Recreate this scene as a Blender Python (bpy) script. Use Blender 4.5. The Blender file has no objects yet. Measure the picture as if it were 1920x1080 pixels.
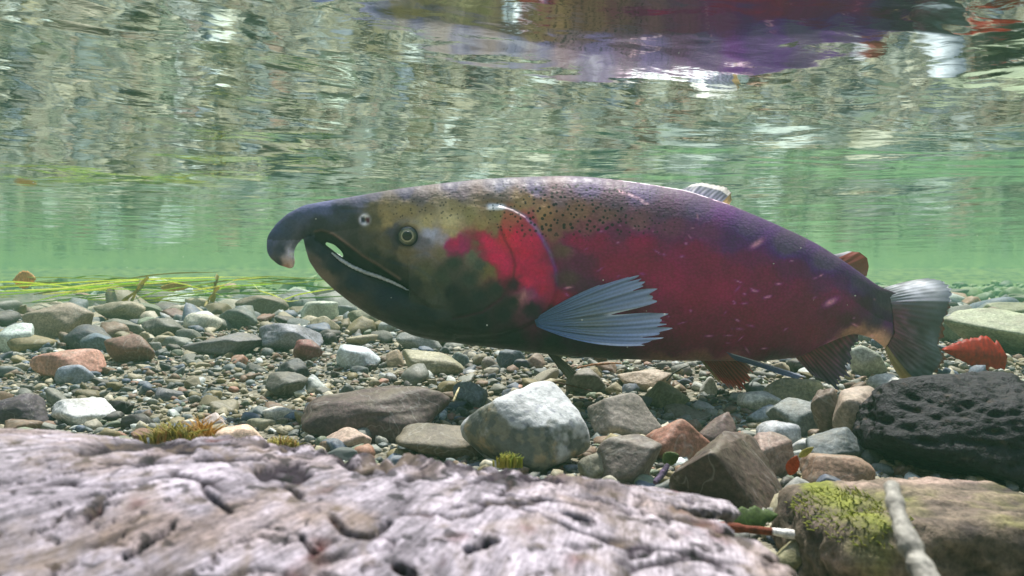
import bpy, bmesh, math, random
import numpy as np

S = bpy.context.scene
COL = S.collection
R = math.radians

# ------------------------------------------------------------------ camera
F = 1371.0            # focal length in photo pixels (1920 wide, about 70 degrees)
CZ = 0.130            # camera height above the zero level of the bed
cam_d = bpy.data.cameras.new('camera')
cam = bpy.data.objects.new('camera', cam_d)
COL.objects.link(cam)
cam.location = (0, 0, CZ)
cam.rotation_euler = (R(90), 0, 0)
cam_d.sensor_width = 36.0
cam_d.lens = 36.0 * F / 1920.0
cam_d.clip_start = 0.01
cam_d.clip_end = 200
cam_d.dof.use_dof = True
cam_d.dof.focus_distance = 0.70
cam_d.dof.aperture_fstop = 20.0
S.camera = cam

# ------------------------------------------------------------------ light
SUN_EL, SUN_ROT = R(66), R(12)      # rotation measured from +Y (away from the camera) towards +X
w = bpy.data.worlds.new('World')
S.world = w
w.use_nodes = True
wn = w.node_tree
sky = wn.nodes.new('ShaderNodeTexSky')
sky.sky_type = 'NISHITA'
sky.sun_disc = False
sky.sun_elevation = SUN_EL
sky.sun_rotation = SUN_ROT
wn.links.new(sky.outputs[0], wn.nodes['Background'].inputs[0])
wn.nodes['Background'].inputs[1].default_value = 0.14
sl = bpy.data.lights.new('sun', 'SUN')
sl.energy = 4.2
sl.angle = R(3)
sl.color = (1.0, 0.955, 0.88)
sun = bpy.data.objects.new('sun', sl)
COL.objects.link(sun)
sun.rotation_euler = (R(90) - SUN_EL, 0, math.pi - SUN_ROT)   # light comes from the sun's direction
sun.location = (0, 0, 3)

S.view_settings.view_transform = 'Standard'
S.view_settings.look = 'None'
S.view_settings.gamma = 1
S.view_settings.use_curve_mapping = False
S.view_settings.exposure = 0.88
S.render.engine = 'CYCLES'
cy = S.cycles
cy.use_denoising = True
try:
    cy.denoiser = 'OPENIMAGEDENOISE'
except Exception:
    pass
cy.max_bounces = 8
cy.diffuse_bounces = 3
cy.glossy_bounces = 3
cy.volume_bounces = 1
cy.transparent_max_bounces = 8
cy.sample_clamp_indirect = 4
cy.volume_step_rate = 4

# ------------------------------------------------------------------ helpers
rs = np.random.RandomState(7)
random.seed(7)
WATER_Z = CZ + 0.161


def P(u, v, y):
    """photo pixel at real distance y -> point in the scene"""
    return np.array([(u - 960.0) / F * y, y, CZ + (540.0 - v) / F * y])


def lin(c):
    c = np.asarray(c, float) / 255.0
    return np.where(c <= 0.04045, c / 12.92, ((c + 0.055) / 1.055) ** 2.4)


def _hash(ix, iy, iz, seed):
    n = (ix * 374761393 + iy * 668265263 + iz * 2147483647 + seed * 1274126177) & 0xffffffff
    n = ((n ^ (n >> 13)) * 1274126177) & 0xffffffff
    n = ((n ^ (n >> 16)) * 2246822519) & 0xffffffff
    n = n ^ (n >> 15)
    return (n & 0xffffff) / float(0xffffff)


def vnoise(p, seed=0):
    p = np.asarray(p, float)
    i = np.floor(p).astype(np.int64)
    f = p - i
    f = f * f * f * (f * (f * 6 - 15) + 10)
    r = 0
    for dx in (0, 1):
        for dy in (0, 1):
            for dz in (0, 1):
                wgt = (f[:, 0] if dx else 1 - f[:, 0]) * (f[:, 1] if dy else 1 - f[:, 1]) * (f[:, 2] if dz else 1 - f[:, 2])
                r = r + wgt * _hash(i[:, 0] + dx, i[:, 1] + dy, i[:, 2] + dz, seed)
    return r * 2 - 1


def fbm(p, oct=4, seed=0, gain=0.5):
    a, s, r = 1.0, 0.0, 0
    p = np.array(p, float)
    for o in range(oct):
        r = r + a * vnoise(p, seed + o * 17)
        s += a
        a *= gain
        p = p * 2.03 + 11.3
    return r / s


def mk(name, V, Fc, mat, col=None, parent=None, smooth=True, extra=None):
    """one mesh object out of arrays; Fc is (n,3) or (n,4) or a list of such arrays"""
    V = np.asarray(V, np.float32)
    Fl = Fc if isinstance(Fc, list) else [Fc]
    Fl = [np.asarray(f, np.int32) for f in Fl if len(f)]
    me = bpy.data.meshes.new(name)
    me.vertices.add(len(V))
    me.vertices.foreach_set('co', V.ravel())
    nl = sum(f.size for f in Fl)
    npoly = sum(len(f) for f in Fl)
    me.loops.add(nl)
    me.loops.foreach_set('vertex_index', np.concatenate([f.ravel() for f in Fl]))
    me.polygons.add(npoly)
    tot = np.concatenate([np.full(len(f), f.shape[1], np.int32) for f in Fl])
    st = np.concatenate([[0], np.cumsum(tot)[:-1]]).astype(np.int32)
    me.polygons.foreach_set('loop_start', st)
    me.polygons.foreach_set('loop_total', tot)
    me.update(calc_edges=True)
    me.validate()
    me.polygons.foreach_set('use_smooth', np.full(len(me.polygons), bool(smooth)))
    if col is not None:
        a = me.color_attributes.new('Col', 'FLOAT_COLOR', 'POINT')
        c = np.ones((len(V), 4), np.float32)
        c[:, :3] = col
        a.data.foreach_set('color', c.ravel())
    for k, arr in (extra or {}).items():
        a = me.attributes.new(k, 'FLOAT', 'POINT')
        a.data.foreach_set('value', np.asarray(arr, np.float32))
    if mat:
        me.materials.append(mat)
    o = bpy.data.objects.new(name, me)
    COL.objects.link(o)
    if parent is not None:
        o.parent = parent
    return o


def tag(o, label=None, cat=None, group=None, kind=None):
    if label:
        o['label'] = label
    if cat:
        o['category'] = cat
    if group:
        o['group'] = group
    if kind:
        o['kind'] = kind
    return o


def recenter(o, base):
    """put the object's origin at base while the shape stays where it is"""
    me = o.data
    n = len(me.vertices)
    a = np.empty(n * 3, np.float32)
    me.vertices.foreach_get('co', a)
    a = a.reshape(-1, 3) - np.asarray(base, np.float32)
    me.vertices.foreach_set('co', a.ravel())
    me.update()
    o.location = base
    return o


def ico(sub):
    bm = bmesh.new()
    bmesh.ops.create_icosphere(bm, subdivisions=sub, radius=1)
    V = np.array([v.co[:] for v in bm.verts])
    Fc = np.array([[v.index for v in f.verts] for f in bm.faces])
    bm.free()
    return V, Fc


ICO = {k: ico(k) for k in (2, 3, 4, 5, 6)}


def tube(pts, rad, nseg=10, flat=1.0):
    """tapered round tube through points; returns V, quads"""
    pts = np.asarray(pts, float)
    rad = np.broadcast_to(np.asarray(rad, float), (len(pts),))
    T = np.gradient(pts, axis=0)
    T /= np.linalg.norm(T, axis=1)[:, None] + 1e-12
    V = []
    up = np.array([0, 0, 1.0]) if abs(T[0][2]) < 0.9 else np.array([0, 1.0, 0])
    for p, t, r in zip(pts, T, rad):
        a = np.cross(up, t)
        a /= np.linalg.norm(a) + 1e-12
        b = np.cross(t, a)
        for k in range(nseg):
            th = 2 * math.pi * k / nseg
            V.append(p + r * (a * math.cos(th) + b * math.sin(th) * flat))
    V += [pts[0], pts[-1]]
    n = len(pts)
    Q = [[i * nseg + k, i * nseg + (k + 1) % nseg, (i + 1) * nseg + (k + 1) % nseg, (i + 1) * nseg + k]
         for i in range(n - 1) for k in range(nseg)]
    c0, c1 = n * nseg, n * nseg + 1
    Tn = [[c0, (k + 1) % nseg, k] for k in range(nseg)] + \
         [[c1, (n - 1) * nseg + k, (n - 1) * nseg + (k + 1) % nseg] for k in range(nseg)]
    return np.array(V), [np.array(Q), np.array(Tn)]


def join(parts):
    """[(V, [Q, T]) ...] -> one V, [Q, T]"""
    Vs, Qs, Ts, n = [], [], [], 0
    for V, Fl in parts:
        for f in (Fl if isinstance(Fl, list) else [Fl]):
            f = np.asarray(f)
            if len(f):
                (Qs if f.shape[1] == 4 else Ts).append(f + n)
        Vs.append(V)
        n += len(V)
    out = []
    if Qs:
        out.append(np.concatenate(Qs))
    if Ts:
        out.append(np.concatenate(Ts))
    return np.concatenate(Vs), out


# ------------------------------------------------------------------ materials
class NT:
    def __init__(s, name):
        s.m = bpy.data.materials.new(name)
        s.m.use_nodes = True
        s.t = s.m.node_tree
        s.t.nodes.clear()

    def n(s, typ, ins=None, **kw):
        nd = s.t.nodes.new('ShaderNode' + typ)
        for k, v in kw.items():
            setattr(nd, k, v)
        for k, v in (ins or {}).items():
            if hasattr(v, 'is_linked') or isinstance(v, bpy.types.NodeSocket):
                s.t.links.new(v, nd.inputs[k])
            else:
                nd.inputs[k].default_value = v
        return nd

    def math(s, op, a, b=0.0, c=None):
        i = {0: a, 1: b}
        if c is not None:
            i[2] = c
        return s.n('Math', i, operation=op).outputs[0]

    def ramp(s, fac, stops, interp='LINEAR'):
        nd = s.n('ValToRGB', {0: fac})
        nd.color_ramp.interpolation = interp
        e = nd.color_ramp.elements
        while len(e) < len(stops):
            e.new(0.5)
        for k, (p, c) in enumerate(stops):
            e[k].position = p
            e[k].color = (c, c, c, 1) if np.isscalar(c) else (*c, 1)
        return nd.outputs[0]

    def mix(s, fac, a, b, typ='MIX'):
        nd = s.n('Mix', data_type='RGBA', blend_type=typ)
        for idx, v in ((0, fac), (6, a), (7, b)):
            if isinstance(v, bpy.types.NodeSocket):
                s.t.links.new(v, nd.inputs[idx])
            else:
                nd.inputs[idx].default_value = v if np.isscalar(v) else (*v[:3], 1)
        return nd.outputs[2]

    def noise(s, vec, scale, detail=4, rough=0.55, dist=0.0):
        return s.n('TexNoise', {'Vector': vec, 'Scale': scale, 'Detail': detail, 'Roughness': rough, 'Distortion': dist}).outputs[0]

    def out(s, bsdf, vol=None):
        o = s.n('OutputMaterial')
        if bsdf is not None:
            s.t.links.new(bsdf, o.inputs[0])
        if vol is not None:
            s.t.links.new(vol, o.inputs[1])
        return s.m


def stone_material(name, source, speck=0.35, algae=0.35, rough=0.62):
    """source: 'object' = each stone's own colour, 'attr' = colour stored on the vertices"""
    t = NT(name)
    co = t.n('TexCoord').outputs['Object']
    if source == 'object':
        oi = t.n('ObjectInfo')
        base = oi.outputs['Color']
        off = t.n('VectorMath', {0: co, 1: t.n('CombineXYZ', {0: t.math('MULTIPLY', oi.outputs['Random'], 7.0), 1: t.math('MULTIPLY', oi.outputs['Random'], 3.0)}).outputs[0]}, operation='ADD').outputs[0]
    else:
        base = t.n('Attribute', attribute_name='Col').outputs['Color']
        off = co
    big = t.noise(off, 26, 5, 0.6, 0.4)
    fine = t.noise(off, 330, 3, 0.7)
    mid = t.noise(off, 95, 4, 0.65, 0.3)
    c = t.mix(1.0, base, t.ramp(big, [(0.30, 0.62), (0.5, 0.95), (0.72, 1.35)]), 'MULTIPLY')
    c = t.mix(t.math('MULTIPLY', t.ramp(mid, [(0.5, 0.0), (0.72, 1.0)]), algae), c, (0.085, 0.080, 0.035))
    c = t.mix(1.0, c, t.ramp(fine, [(0.32, 1 - speck), (0.5, 1.0), (0.66, 1 + speck * 1.3)]), 'MULTIPLY')
    nz = t.n('SeparateXYZ', {0: t.n('NewGeometry').outputs['Normal']}).outputs[2]
    silt = t.math('MULTIPLY', t.ramp(nz, [(0.45, 0.0), (0.95, 1.0)]), t.ramp(t.noise(off, 45, 4, 0.7), [(0.42, 0.0), (0.6, 0.38)]))
    c = t.mix(silt, c, (0.21, 0.185, 0.125))
    vein = t.noise(off, 12, 3, 0.5, 2.2)
    c = t.mix(t.math('MULTIPLY', t.ramp(vein, [(0.487, 0.0), (0.5, 0.5), (0.513, 0.0)]), 0.5), c, (0.45, 0.44, 0.40))
    h = t.math('ADD', t.math('MULTIPLY', mid, 0.6), t.math('MULTIPLY', fine, 0.35))
    b = t.n('Bump', {'Height': h, 'Distance': 0.0016, 'Strength': 0.7})
    p = t.n('BsdfPrincipled', {'Base Color': c, 'Roughness': rough, 'Normal': b.outputs[0], 'Specular IOR Level': 0.3})
    return t.out(p.outputs[0])


M_stone = stone_material('stone', 'object')
M_gravel = stone_material('gravel', 'attr', speck=0.25, algae=0.2)


def attr_material(name, rough=0.5, spec=0.3, bump=0.0, bscale=200, subsurf=0.0, speck=0.15, coat=0.0):
    t = NT(name)
    co = t.n('TexCoord').outputs['Object']
    base = t.n('Attribute', attribute_name='Col').outputs['Color']
    nz = t.noise(co, bscale, 4, 0.65)
    c = t.mix(1.0, base, t.ramp(nz, [(0.3, 1 - speck), (0.7, 1 + speck)]), 'MULTIPLY')
    ins = {'Base Color': c, 'Roughness': rough, 'Specular IOR Level': spec, 'Coat Weight': coat, 'Coat Roughness': 0.2}
    if bump:
        ins['Normal'] = t.n('Bump', {'Height': nz, 'Distance': bump, 'Strength': 0.8}).outputs[0]
    p = t.n('BsdfPrincipled', ins)
    if subsurf:
        tr = t.n('BsdfTranslucent', {'Color': c})
        mx = t.n('MixShader', {0: subsurf, 1: p.outputs[0], 2: tr.outputs[0]})
        return t.out(mx.outputs[0])
    return t.out(p.outputs[0])


M_wood = attr_material('bark', 0.75, 0.2, 0.0010, 420, speck=0.5)


def bark_material():
    t = NT('flaking_bark')
    co = t.n('TexCoord').outputs['Object']
    sx = t.n('SeparateXYZ', {0: co})
    # the grain runs round the log and slants on the left part
    sl = t.n('MapRange', {0: sx.outputs[0], 1: -0.06, 2: 0.12, 3: -1.3, 4: -0.15}).outputs[0]
    xx = t.math('ADD', sx.outputs[0], t.math('MULTIPLY', sx.outputs[1], sl))
    g = t.n('CombineXYZ', {0: t.math('MULTIPLY', xx, 7.0), 1: sx.outputs[1], 2: sx.outputs[2]}).outputs[0]
    st_ = t.noise(g, 75, 5, 0.72, 0.4)
    st2 = t.noise(g, 210, 4, 0.75, 0.2)
    sp = t.noise(co, 620, 3, 0.7)
    blot = t.noise(co, 55, 4, 0.65, 0.6)
    c = t.n('Attribute', attribute_name='Col').outputs['Color']
    c = t.mix(1.0, c, t.ramp(st_, [(0.30, 0.50), (0.46, 0.95), (0.56, 1.15), (0.72, 1.65)]), 'MULTIPLY')
    c = t.mix(1.0, c, t.ramp(st2, [(0.32, 0.55), (0.5, 1.0), (0.7, 1.4)]), 'MULTIPLY')
    c = t.mix(1.0, c, t.ramp(sp, [(0.3, 0.55), (0.5, 1.0), (0.7, 1.35)]), 'MULTIPLY')
    c = t.mix(t.ramp(t.noise(co, 170, 3, 0.6, 0.8), [(0.60, 0.0), (0.68, 0.85)]), c, (0.030, 0.022, 0.030))
    c = t.mix(t.math('MULTIPLY', t.ramp(blot, [(0.5, 0.0), (0.66, 1.0)]), 0.55), c, (0.23, 0.17, 0.12))
    h = t.math('ADD', t.math('MULTIPLY', st_, 0.8), t.math('ADD', t.math('MULTIPLY', st2, 0.4), t.math('MULTIPLY', sp, 0.2)))
    b = t.n('Bump', {'Height': h, 'Distance': 0.0016, 'Strength': 0.8})
    p = t.n('BsdfPrincipled', {'Base Color': c, 'Roughness': 0.75, 'Normal': b.outputs[0], 'Specular IOR Level': 0.2})
    return t.out(p.outputs[0])


M_bark = bark_material()
M_fin = attr_material('fin_membrane', 0.35, 0.5, 0.0003, 500, subsurf=0.35, speck=0.12)
M_leafy = attr_material('leaf', 0.55, 0.3, 0.0003, 300, subsurf=0.45, speck=0.2)
M_lava = attr_material('lava_stone', 0.7, 0.25, 0.0035, 210, speck=0.5)
M_tooth = attr_material('tooth', 0.3, 0.5, speck=0.1)


def skin_material():
    t = NT('salmon_skin')
    co = t.n('TexCoord').outputs['Object']
    base = t.n('Attribute', attribute_name='Col').outputs['Color']
    spot = t.n('Attribute', attribute_name='spot').outputs['Fac']
    scal = t.n('Attribute', attribute_name='scales').outputs['Fac']
    # squash so that the cells do not smear over the thickness of the fish
    mp = t.n('Mapping', {'Vector': co, 'Scale': (1, 0.35, 1)}).outputs[0]
    warp = t.n('VectorMath', {0: mp, 1: t.n('VectorMath', {0: t.n('TexNoise', {'Vector': mp, 'Scale': 90}).outputs[1], 1: (0.003, 0.003, 0.003)}, operation='MULTIPLY').outputs[0]}, operation='ADD').outputs[0]
    sx = t.n('SeparateXYZ', {0: warp})
    flat = t.n('CombineXYZ', {0: sx.outputs[0], 1: sx.outputs[2]}).outputs[0]
    v1 = t.n('TexVoronoi', {'Vector': flat, 'Scale': 175.0}, voronoi_dimensions='2D').outputs['Distance']
    big = t.noise(mp, 28, 4, 0.6)
    sz = t.math('MULTIPLY', t.ramp(big, [(0.35, 0.45), (0.65, 1.0)]), 0.30)
    sm = t.math('LESS_THAN', v1, sz)
    sz = t.math('MULTIPLY', sz, t.math('MAXIMUM', spot, 0.05))
    sm2 = t.ramp(t.math('DIVIDE', v1, sz), [(0.75, 1.0), (1.15, 0.0)])
    c = t.mix(1.0, base, t.ramp(t.noise(mp, 55, 5, 0.7), [(0.25, 0.84), (0.5, 1.0), (0.75, 1.16)]), 'MULTIPLY')
    c = t.mix(1.0, c, t.ramp(t.noise(mp, 420, 2, 0.6), [(0.3, 0.86), (0.7, 1.14)]), 'MULTIPLY')
    vs = t.n('TexVoronoi', {'Vector': t.n('VectorMath', {0: flat, 1: (0.8, 1.25, 1)}, operation='MULTIPLY').outputs[0], 'Scale': 330.0, 'Randomness': 0.85}, voronoi_dimensions='2D').outputs['Distance']
    net = t.ramp(vs, [(0.1, 1.10), (0.6, 0.80)])
    c = t.mix(t.math('MULTIPLY', scal, 0.8), c, t.mix(1.0, c, net, 'MULTIPLY'))
    c = t.mix(t.math('MULTIPLY', t.math('MULTIPLY', sm2, spot), 0.9), c, (0.012, 0.010, 0.012))
    hh = t.math('ADD', t.math('MULTIPLY', vs, -0.5), t.noise(mp, 160, 4, 0.7))
    b = t.n('Bump', {'Height': hh, 'Distance': 0.0008, 'Strength': 0.5})
    rg = t.ramp(t.noise(mp, 120, 3), [(0.3, 0.50), (0.7, 0.70)])
    p = t.n('BsdfPrincipled', {'Base Color': c, 'Roughness': rg, 'Normal': b.outputs[0], 'Specular IOR Level': 0.28})
    return t.out(p.outputs[0])


M_skin = skin_material()


def water_material():
    t = NT('water_surface')
    geo = t.n('NewGeometry')
    pos = geo.outputs['Position']
    m1 = t.n('Mapping', {'Vector': pos, 'Scale': (1.0, 1.35, 1.0)}).outputs[0]
    a = t.noise(m1, 10, 2, 0.4, 0.6)
    b_ = t.noise(m1, 42, 3, 0.5, 0.6)
    h = t.math('ADD', t.math('MULTIPLY', a, 1.0), t.math('MULTIPLY', b_, 0.085))
    bp = t.n('Bump', {'Height': h, 'Distance': 0.0026, 'Strength': 1.0})
    d = t.n('VectorMath', {0: geo.outputs['Incoming'], 1: bp.outputs[0]}, operation='DOT_PRODUCT').outputs['Value']
    d = t.math('ABSOLUTE', d)
    # beyond the critical angle (48.6 degrees) the surface reflects everything, inside it lets light through
    fac = t.n('MapRange', {0: d, 1: 0.60, 2: 0.70, 3: 0.0, 4: 1.0}, interpolation_type='SMOOTHSTEP').outputs[0]
    gl = t.n('BsdfGlossy', {'Color': (0.86, 0.97, 0.93, 1), 'Roughness': 0.05, 'Normal': bp.outputs[0]})
    tr = t.n('BsdfTransparent', {'Color': (0.97, 0.99, 0.98, 1)})
    mx = t.n('MixShader', {0: fac, 1: gl.outputs[0], 2: tr.outputs[0]})
    return t.out(mx.outputs[0])


# ------------------------------------------------------------------ river bed
_py = np.array([-3.0, 0.0, 0.50, 0.75, 1.05, 1.30, 1.50, 1.80, 2.30, 2.90, 3.60, 4.50, 5.30, 6.20, 9.9])
_pz = np.array([-.13, -.130, -.125, -.113, -.086, -.062, -.062, -.078, -.088, -.074, -.058, -.035, .03, .19, .20])


def bed(x, y):
    x = np.asarray(x, float)
    y = np.asarray(y, float)
    sh = 0.10 * np.sin(x * 1.7 + 0.6)
    z = np.interp(y + sh, _py, _pz)
    z = (z + np.interp(y + sh - 0.06, _py, _pz) + np.interp(y + sh + 0.06, _py, _pz)) / 3
    q = np.stack([x.ravel() * 5, y.ravel() * 5, np.zeros(x.size)], 1)
    n = fbm(q, 3, 5).reshape(x.shape)
    z = z + 0.007 * n * np.clip(y, 0.3, 2)
    side = np.clip((np.abs(x) - 4.6) / 1.2, 0, 1)
    z = z + side * side * (3 - 2 * side) * 0.28
    back = np.clip((-y - 1.0) / 1.0, 0, 1)
    z = z + back * back * (3 - 2 * back) * 0.28
    return CZ + np.minimum(z, 0.20)


def ray_bed(u, v):
    """distance at which the line of sight through a photo pixel meets the bed"""
    ys = np.linspace(0.12, 8, 4000)
    zs = CZ + (540.0 - v) / F * ys
    bz = bed((u - 960.0) / F * ys, ys)
    k = np.argmax(bz > zs)
    return ys[k] if (bz > zs).any() else 1.5


def bed_material():
    t = NT('river_sand')
    geo = t.n('NewGeometry').outputs['Position']
    vo = t.n('TexVoronoi', {'Vector': geo, 'Scale': 190.0})
    vo2 = t.n('TexVoronoi', {'Vector': geo, 'Scale': 480.0})
    c = t.ramp(t.n('SeparateColor', {0: vo.outputs['Color']}).outputs[0],
               [(0.0, (0.10, 0.088, 0.062)), (0.35, (0.19, 0.165, 0.115)), (0.6, (0.13, 0.135, 0.115)), (0.85, (0.30, 0.27, 0.20)), (1.0, (0.42, 0.40, 0.33))])
    c = t.mix(1.0, c, t.ramp(vo.outputs['Distance'], [(0.2, 1.1), (0.75, 0.35)]), 'MULTIPLY')
    c = t.mix(0.4, c, t.ramp(t.n('SeparateColor', {0: vo2.outputs['Color']}).outputs[0], [(0, (0.10, 0.09, 0.06)), (1, (0.36, 0.33, 0.25))]))
    c = t.mix(1.0, c, t.ramp(t.noise(geo, 9, 4), [(0.3, 0.85), (0.7, 1.6)]), 'MULTIPLY')
    yy = t.n('SeparateXYZ', {0: geo}).outputs[1]
    alg = t.n('MapRange', {0: t.math('ADD', yy, t.math('MULTIPLY', t.noise(geo, 4.5, 4), 1.1)), 1: 2.6, 2: 4.6, 3: 0.0, 4: 0.85}).outputs[0]
    c = t.mix(alg, c, t.ramp(t.noise(geo, 14, 4), [(0.35, (0.03, 0.07, 0.02)), (0.65, (0.17, 0.24, 0.06))]))
    h = t.math('ADD', t.math('MULTIPLY', vo.outputs['Distance'], -1.0), t.math('MULTIPLY', vo2.outputs['Distance'], -0.4))
    b = t.n('Bump', {'Height': h, 'Distance': 0.004, 'Strength': 0.9})
    p = t.n('BsdfPrincipled', {'Base Color': c, 'Roughness': 0.8, 'Normal': b.outputs[0], 'Specular IOR Level': 0.2})
    return t.out(p.outputs[0])


def grid(xs, ys, zf):
    X, Y = np.meshgrid(xs, ys)
    Z = zf(X, Y)
    V = np.stack([X.ravel(), Y.ravel(), Z.ravel()], 1)
    nx, ny = len(xs), len(ys)
    i = np.arange(nx * ny).reshape(ny, nx)
    Q = np.stack([i[:-1, :-1].ravel(), i[:-1, 1:].ravel(), i[1:, 1:].ravel(), i[1:, :-1].ravel()], 1)
    return V, Q


V, Q = grid(np.concatenate([np.linspace(-6, -2, 60)[:-1], np.linspace(-2, 2, 260), np.linspace(2, 6, 60)[1:]]),
            np.concatenate([np.linspace(-2.2, 0, 30)[:-1], np.linspace(0, 3, 240), np.linspace(3, 9.8, 110)[1:]]), bed)
tag(mk('riverbed', V, Q, bed_material()), 'sandy gravelly stream bed rising to a ridge behind the salmon', kind='structure')

# water surface seen from below, real ripples
def waves(X, Y):
    Z = np.zeros_like(X)
    r = np.random.RandomState(3)
    for k in range(26):
        lam = 0.07 * (1.16 ** k) if k < 14 else r.uniform(0.05, 0.30)
        th = r.normal(math.pi / 2, 0.75)
        slope = 0.0048 * (1 if lam < 0.25 else 0.8)
        kx, ky = math.cos(th) * 2 * math.pi / lam, math.sin(th) * 2 * math.pi / lam
        Z += slope * lam / (2 * math.pi) * np.sin(kx * X + ky * Y + r.uniform(0, 6.28))
    q = np.stack([X.ravel() * 2.2, Y.ravel() * 2.2, X.ravel() * 0], 1)
    Z = Z * (0.65 + 0.75 * np.clip(fbm(q, 2, 44).reshape(X.shape) + .45, 0, 1.2))
    near = np.clip((1.15 - Y) / 0.6, 0, 1)
    near = near * near * (3 - 2 * near)
    return WATER_Z + Z - 0.075 * np.tanh(X / 0.6) * 0.6 * near


V, Q = grid(np.concatenate([np.linspace(-6, -1.6, 90)[:-1], np.linspace(-1.6, 1.6, 330), np.linspace(1.6, 6, 90)[1:]]),
            np.concatenate([np.linspace(-2.2, 0, 40)[:-1], np.linspace(0, 4, 420), np.linspace(4, 9.8, 150)[1:]]), waves)
tag(mk('water', V, Q, water_material()), 'rippled underside of the water surface mirroring the stream bed', kind='structure')

# the murky green water itself
t = NT('water_haze')
HAZE_D = 0.075
pv = t.n('VolumePrincipled', {'Color': (0.24, 0.57, 0.38, 1), 'Density': HAZE_D, 'Anisotropy': 0.25})
hm = t.out(None, pv.outputs[0])
bx0, bx1 = np.array([-6.3, -2.5, CZ - 1.2]), np.array([6.3, 10.1, CZ + 0.27])
hv = np.array([[(bx0, bx1)[i][0], (bx0, bx1)[j][1], (bx0, bx1)[k][2]] for i in (0, 1) for j in (0, 1) for k in (0, 1)])
hf = np.array([[0, 1, 3, 2], [4, 6, 7, 5], [0, 4, 5, 1], [2, 3, 7, 6], [0, 2, 6, 4], [1, 5, 7, 3]])
tag(mk('haze', hv, hf, hm, smooth=False), 'green murk of the stream water', kind='stuff')


# ------------------------------------------------------------------ stones
def stone_shape(seed, sub=4, ang=0.3, noise=0.06, planes=13):
    """rounded polyhedron: unit box extents"""
    r = np.random.RandomState(seed)
    D, Fc = ICO[sub]
    n = planes
    k = np.arange(n) + 0.5
    ph = np.arccos(1 - 2 * k / n)
    th = math.pi * (1 + 5 ** 0.5) * k
    N = np.stack([np.cos(th) * np.sin(ph), np.sin(th) * np.sin(ph), np.cos(ph)], 1) + r.normal(0, 0.28, (n, 3))
    N /= np.linalg.norm(N, axis=1)[:, None]
    d = r.uniform(0.68, 1.05, n)
    kk = 5 + 26 * ang
    a = np.maximum(D @ N.T, 0) / d
    rad = np.sum(a ** kk, axis=1) ** (-1 / kk)
    V = D * rad[:, None]
    V = V * (1 + noise * fbm(D * 1.7 + seed, 3, seed)[:, None] + noise * 0.35 * fbm(D * 6 + seed, 2, seed + 3)[:, None])
    lo, hi = V.min(0), V.max(0)
    V = (V - (lo + hi) / 2) / ((hi - lo) / 2)
    return V, Fc


def rotz(V, a):
    c, s = math.cos(a), math.sin(a)
    M = np.array([[c, -s, 0], [s, c, 0], [0, 0, 1]])
    return V @ M.T


def roty(V, a):      # tilt in the picture: positive = right side down
    c, s = math.cos(a), math.sin(a)
    M = np.array([[c, 0, s], [0, 1, 0], [-s, 0, c]])
    return V @ M.T


PLACED = []     # (x, y, radius) of stones put down by hand


def place_stone(u0, u1, v0, v1, col, label, ang=0.3, tilt=0.0, seed=None, depth=0.75, noise=0.06, sub=4, name='stone', y=None, mat=None, group='stones on the stream bed', vc=None):
    seed = seed if seed is not None else int(u0 * 7 + v0 * 13) % 9973
    uc = (u0 + u1) / 2
    if y is None:
        y = ray_bed(uc, v1)
    wd = (u1 - u0) / F * y / 2
    V, Fc = stone_shape(seed, sub, ang, noise)
    dp = wd * depth
    yc = y + dp * 0.65
    k = yc / y
    top = CZ + (540 - v0) / F * yc
    bot = CZ + (540 - v1) / F * y - 0.004
    bz = float(bed((uc - 960) / F * yc, yc))
    bot = min(bot, bz - 0.008)
    if top - bot < 0.008:
        bot = top - 0.008
    V = V * [wd * k, dp, (top - bot) / 2]
    if tilt:
        V = roty(V, R(tilt))
        s = (top - bot) / 2 / np.abs(V[:, 2]).max()
        V[:, 2] *= s
        V[:, 0] *= wd * k / np.abs(V[:, 0]).max()
    V[:, 2] += (top - bot) / 2
    loc = ((uc - 960) / F * yc, yc, bot)
    extra = None
    cc = None
    if vc:
        cc = vc(V, seed)
    o = mk(name, V, Fc, mat or M_stone, col=cc)
    o.location = loc
    lc = lin(col)
    lc = lc * 0.66 + lc.mean() * 0.34 * np.array([1.04, 1.0, .9])
    o.color = (*lc, 1)
    tag(o, label, 'stone', group)
    PLACED.append((loc[0], loc[1], max(wd * k, dp)))
    return o


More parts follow.
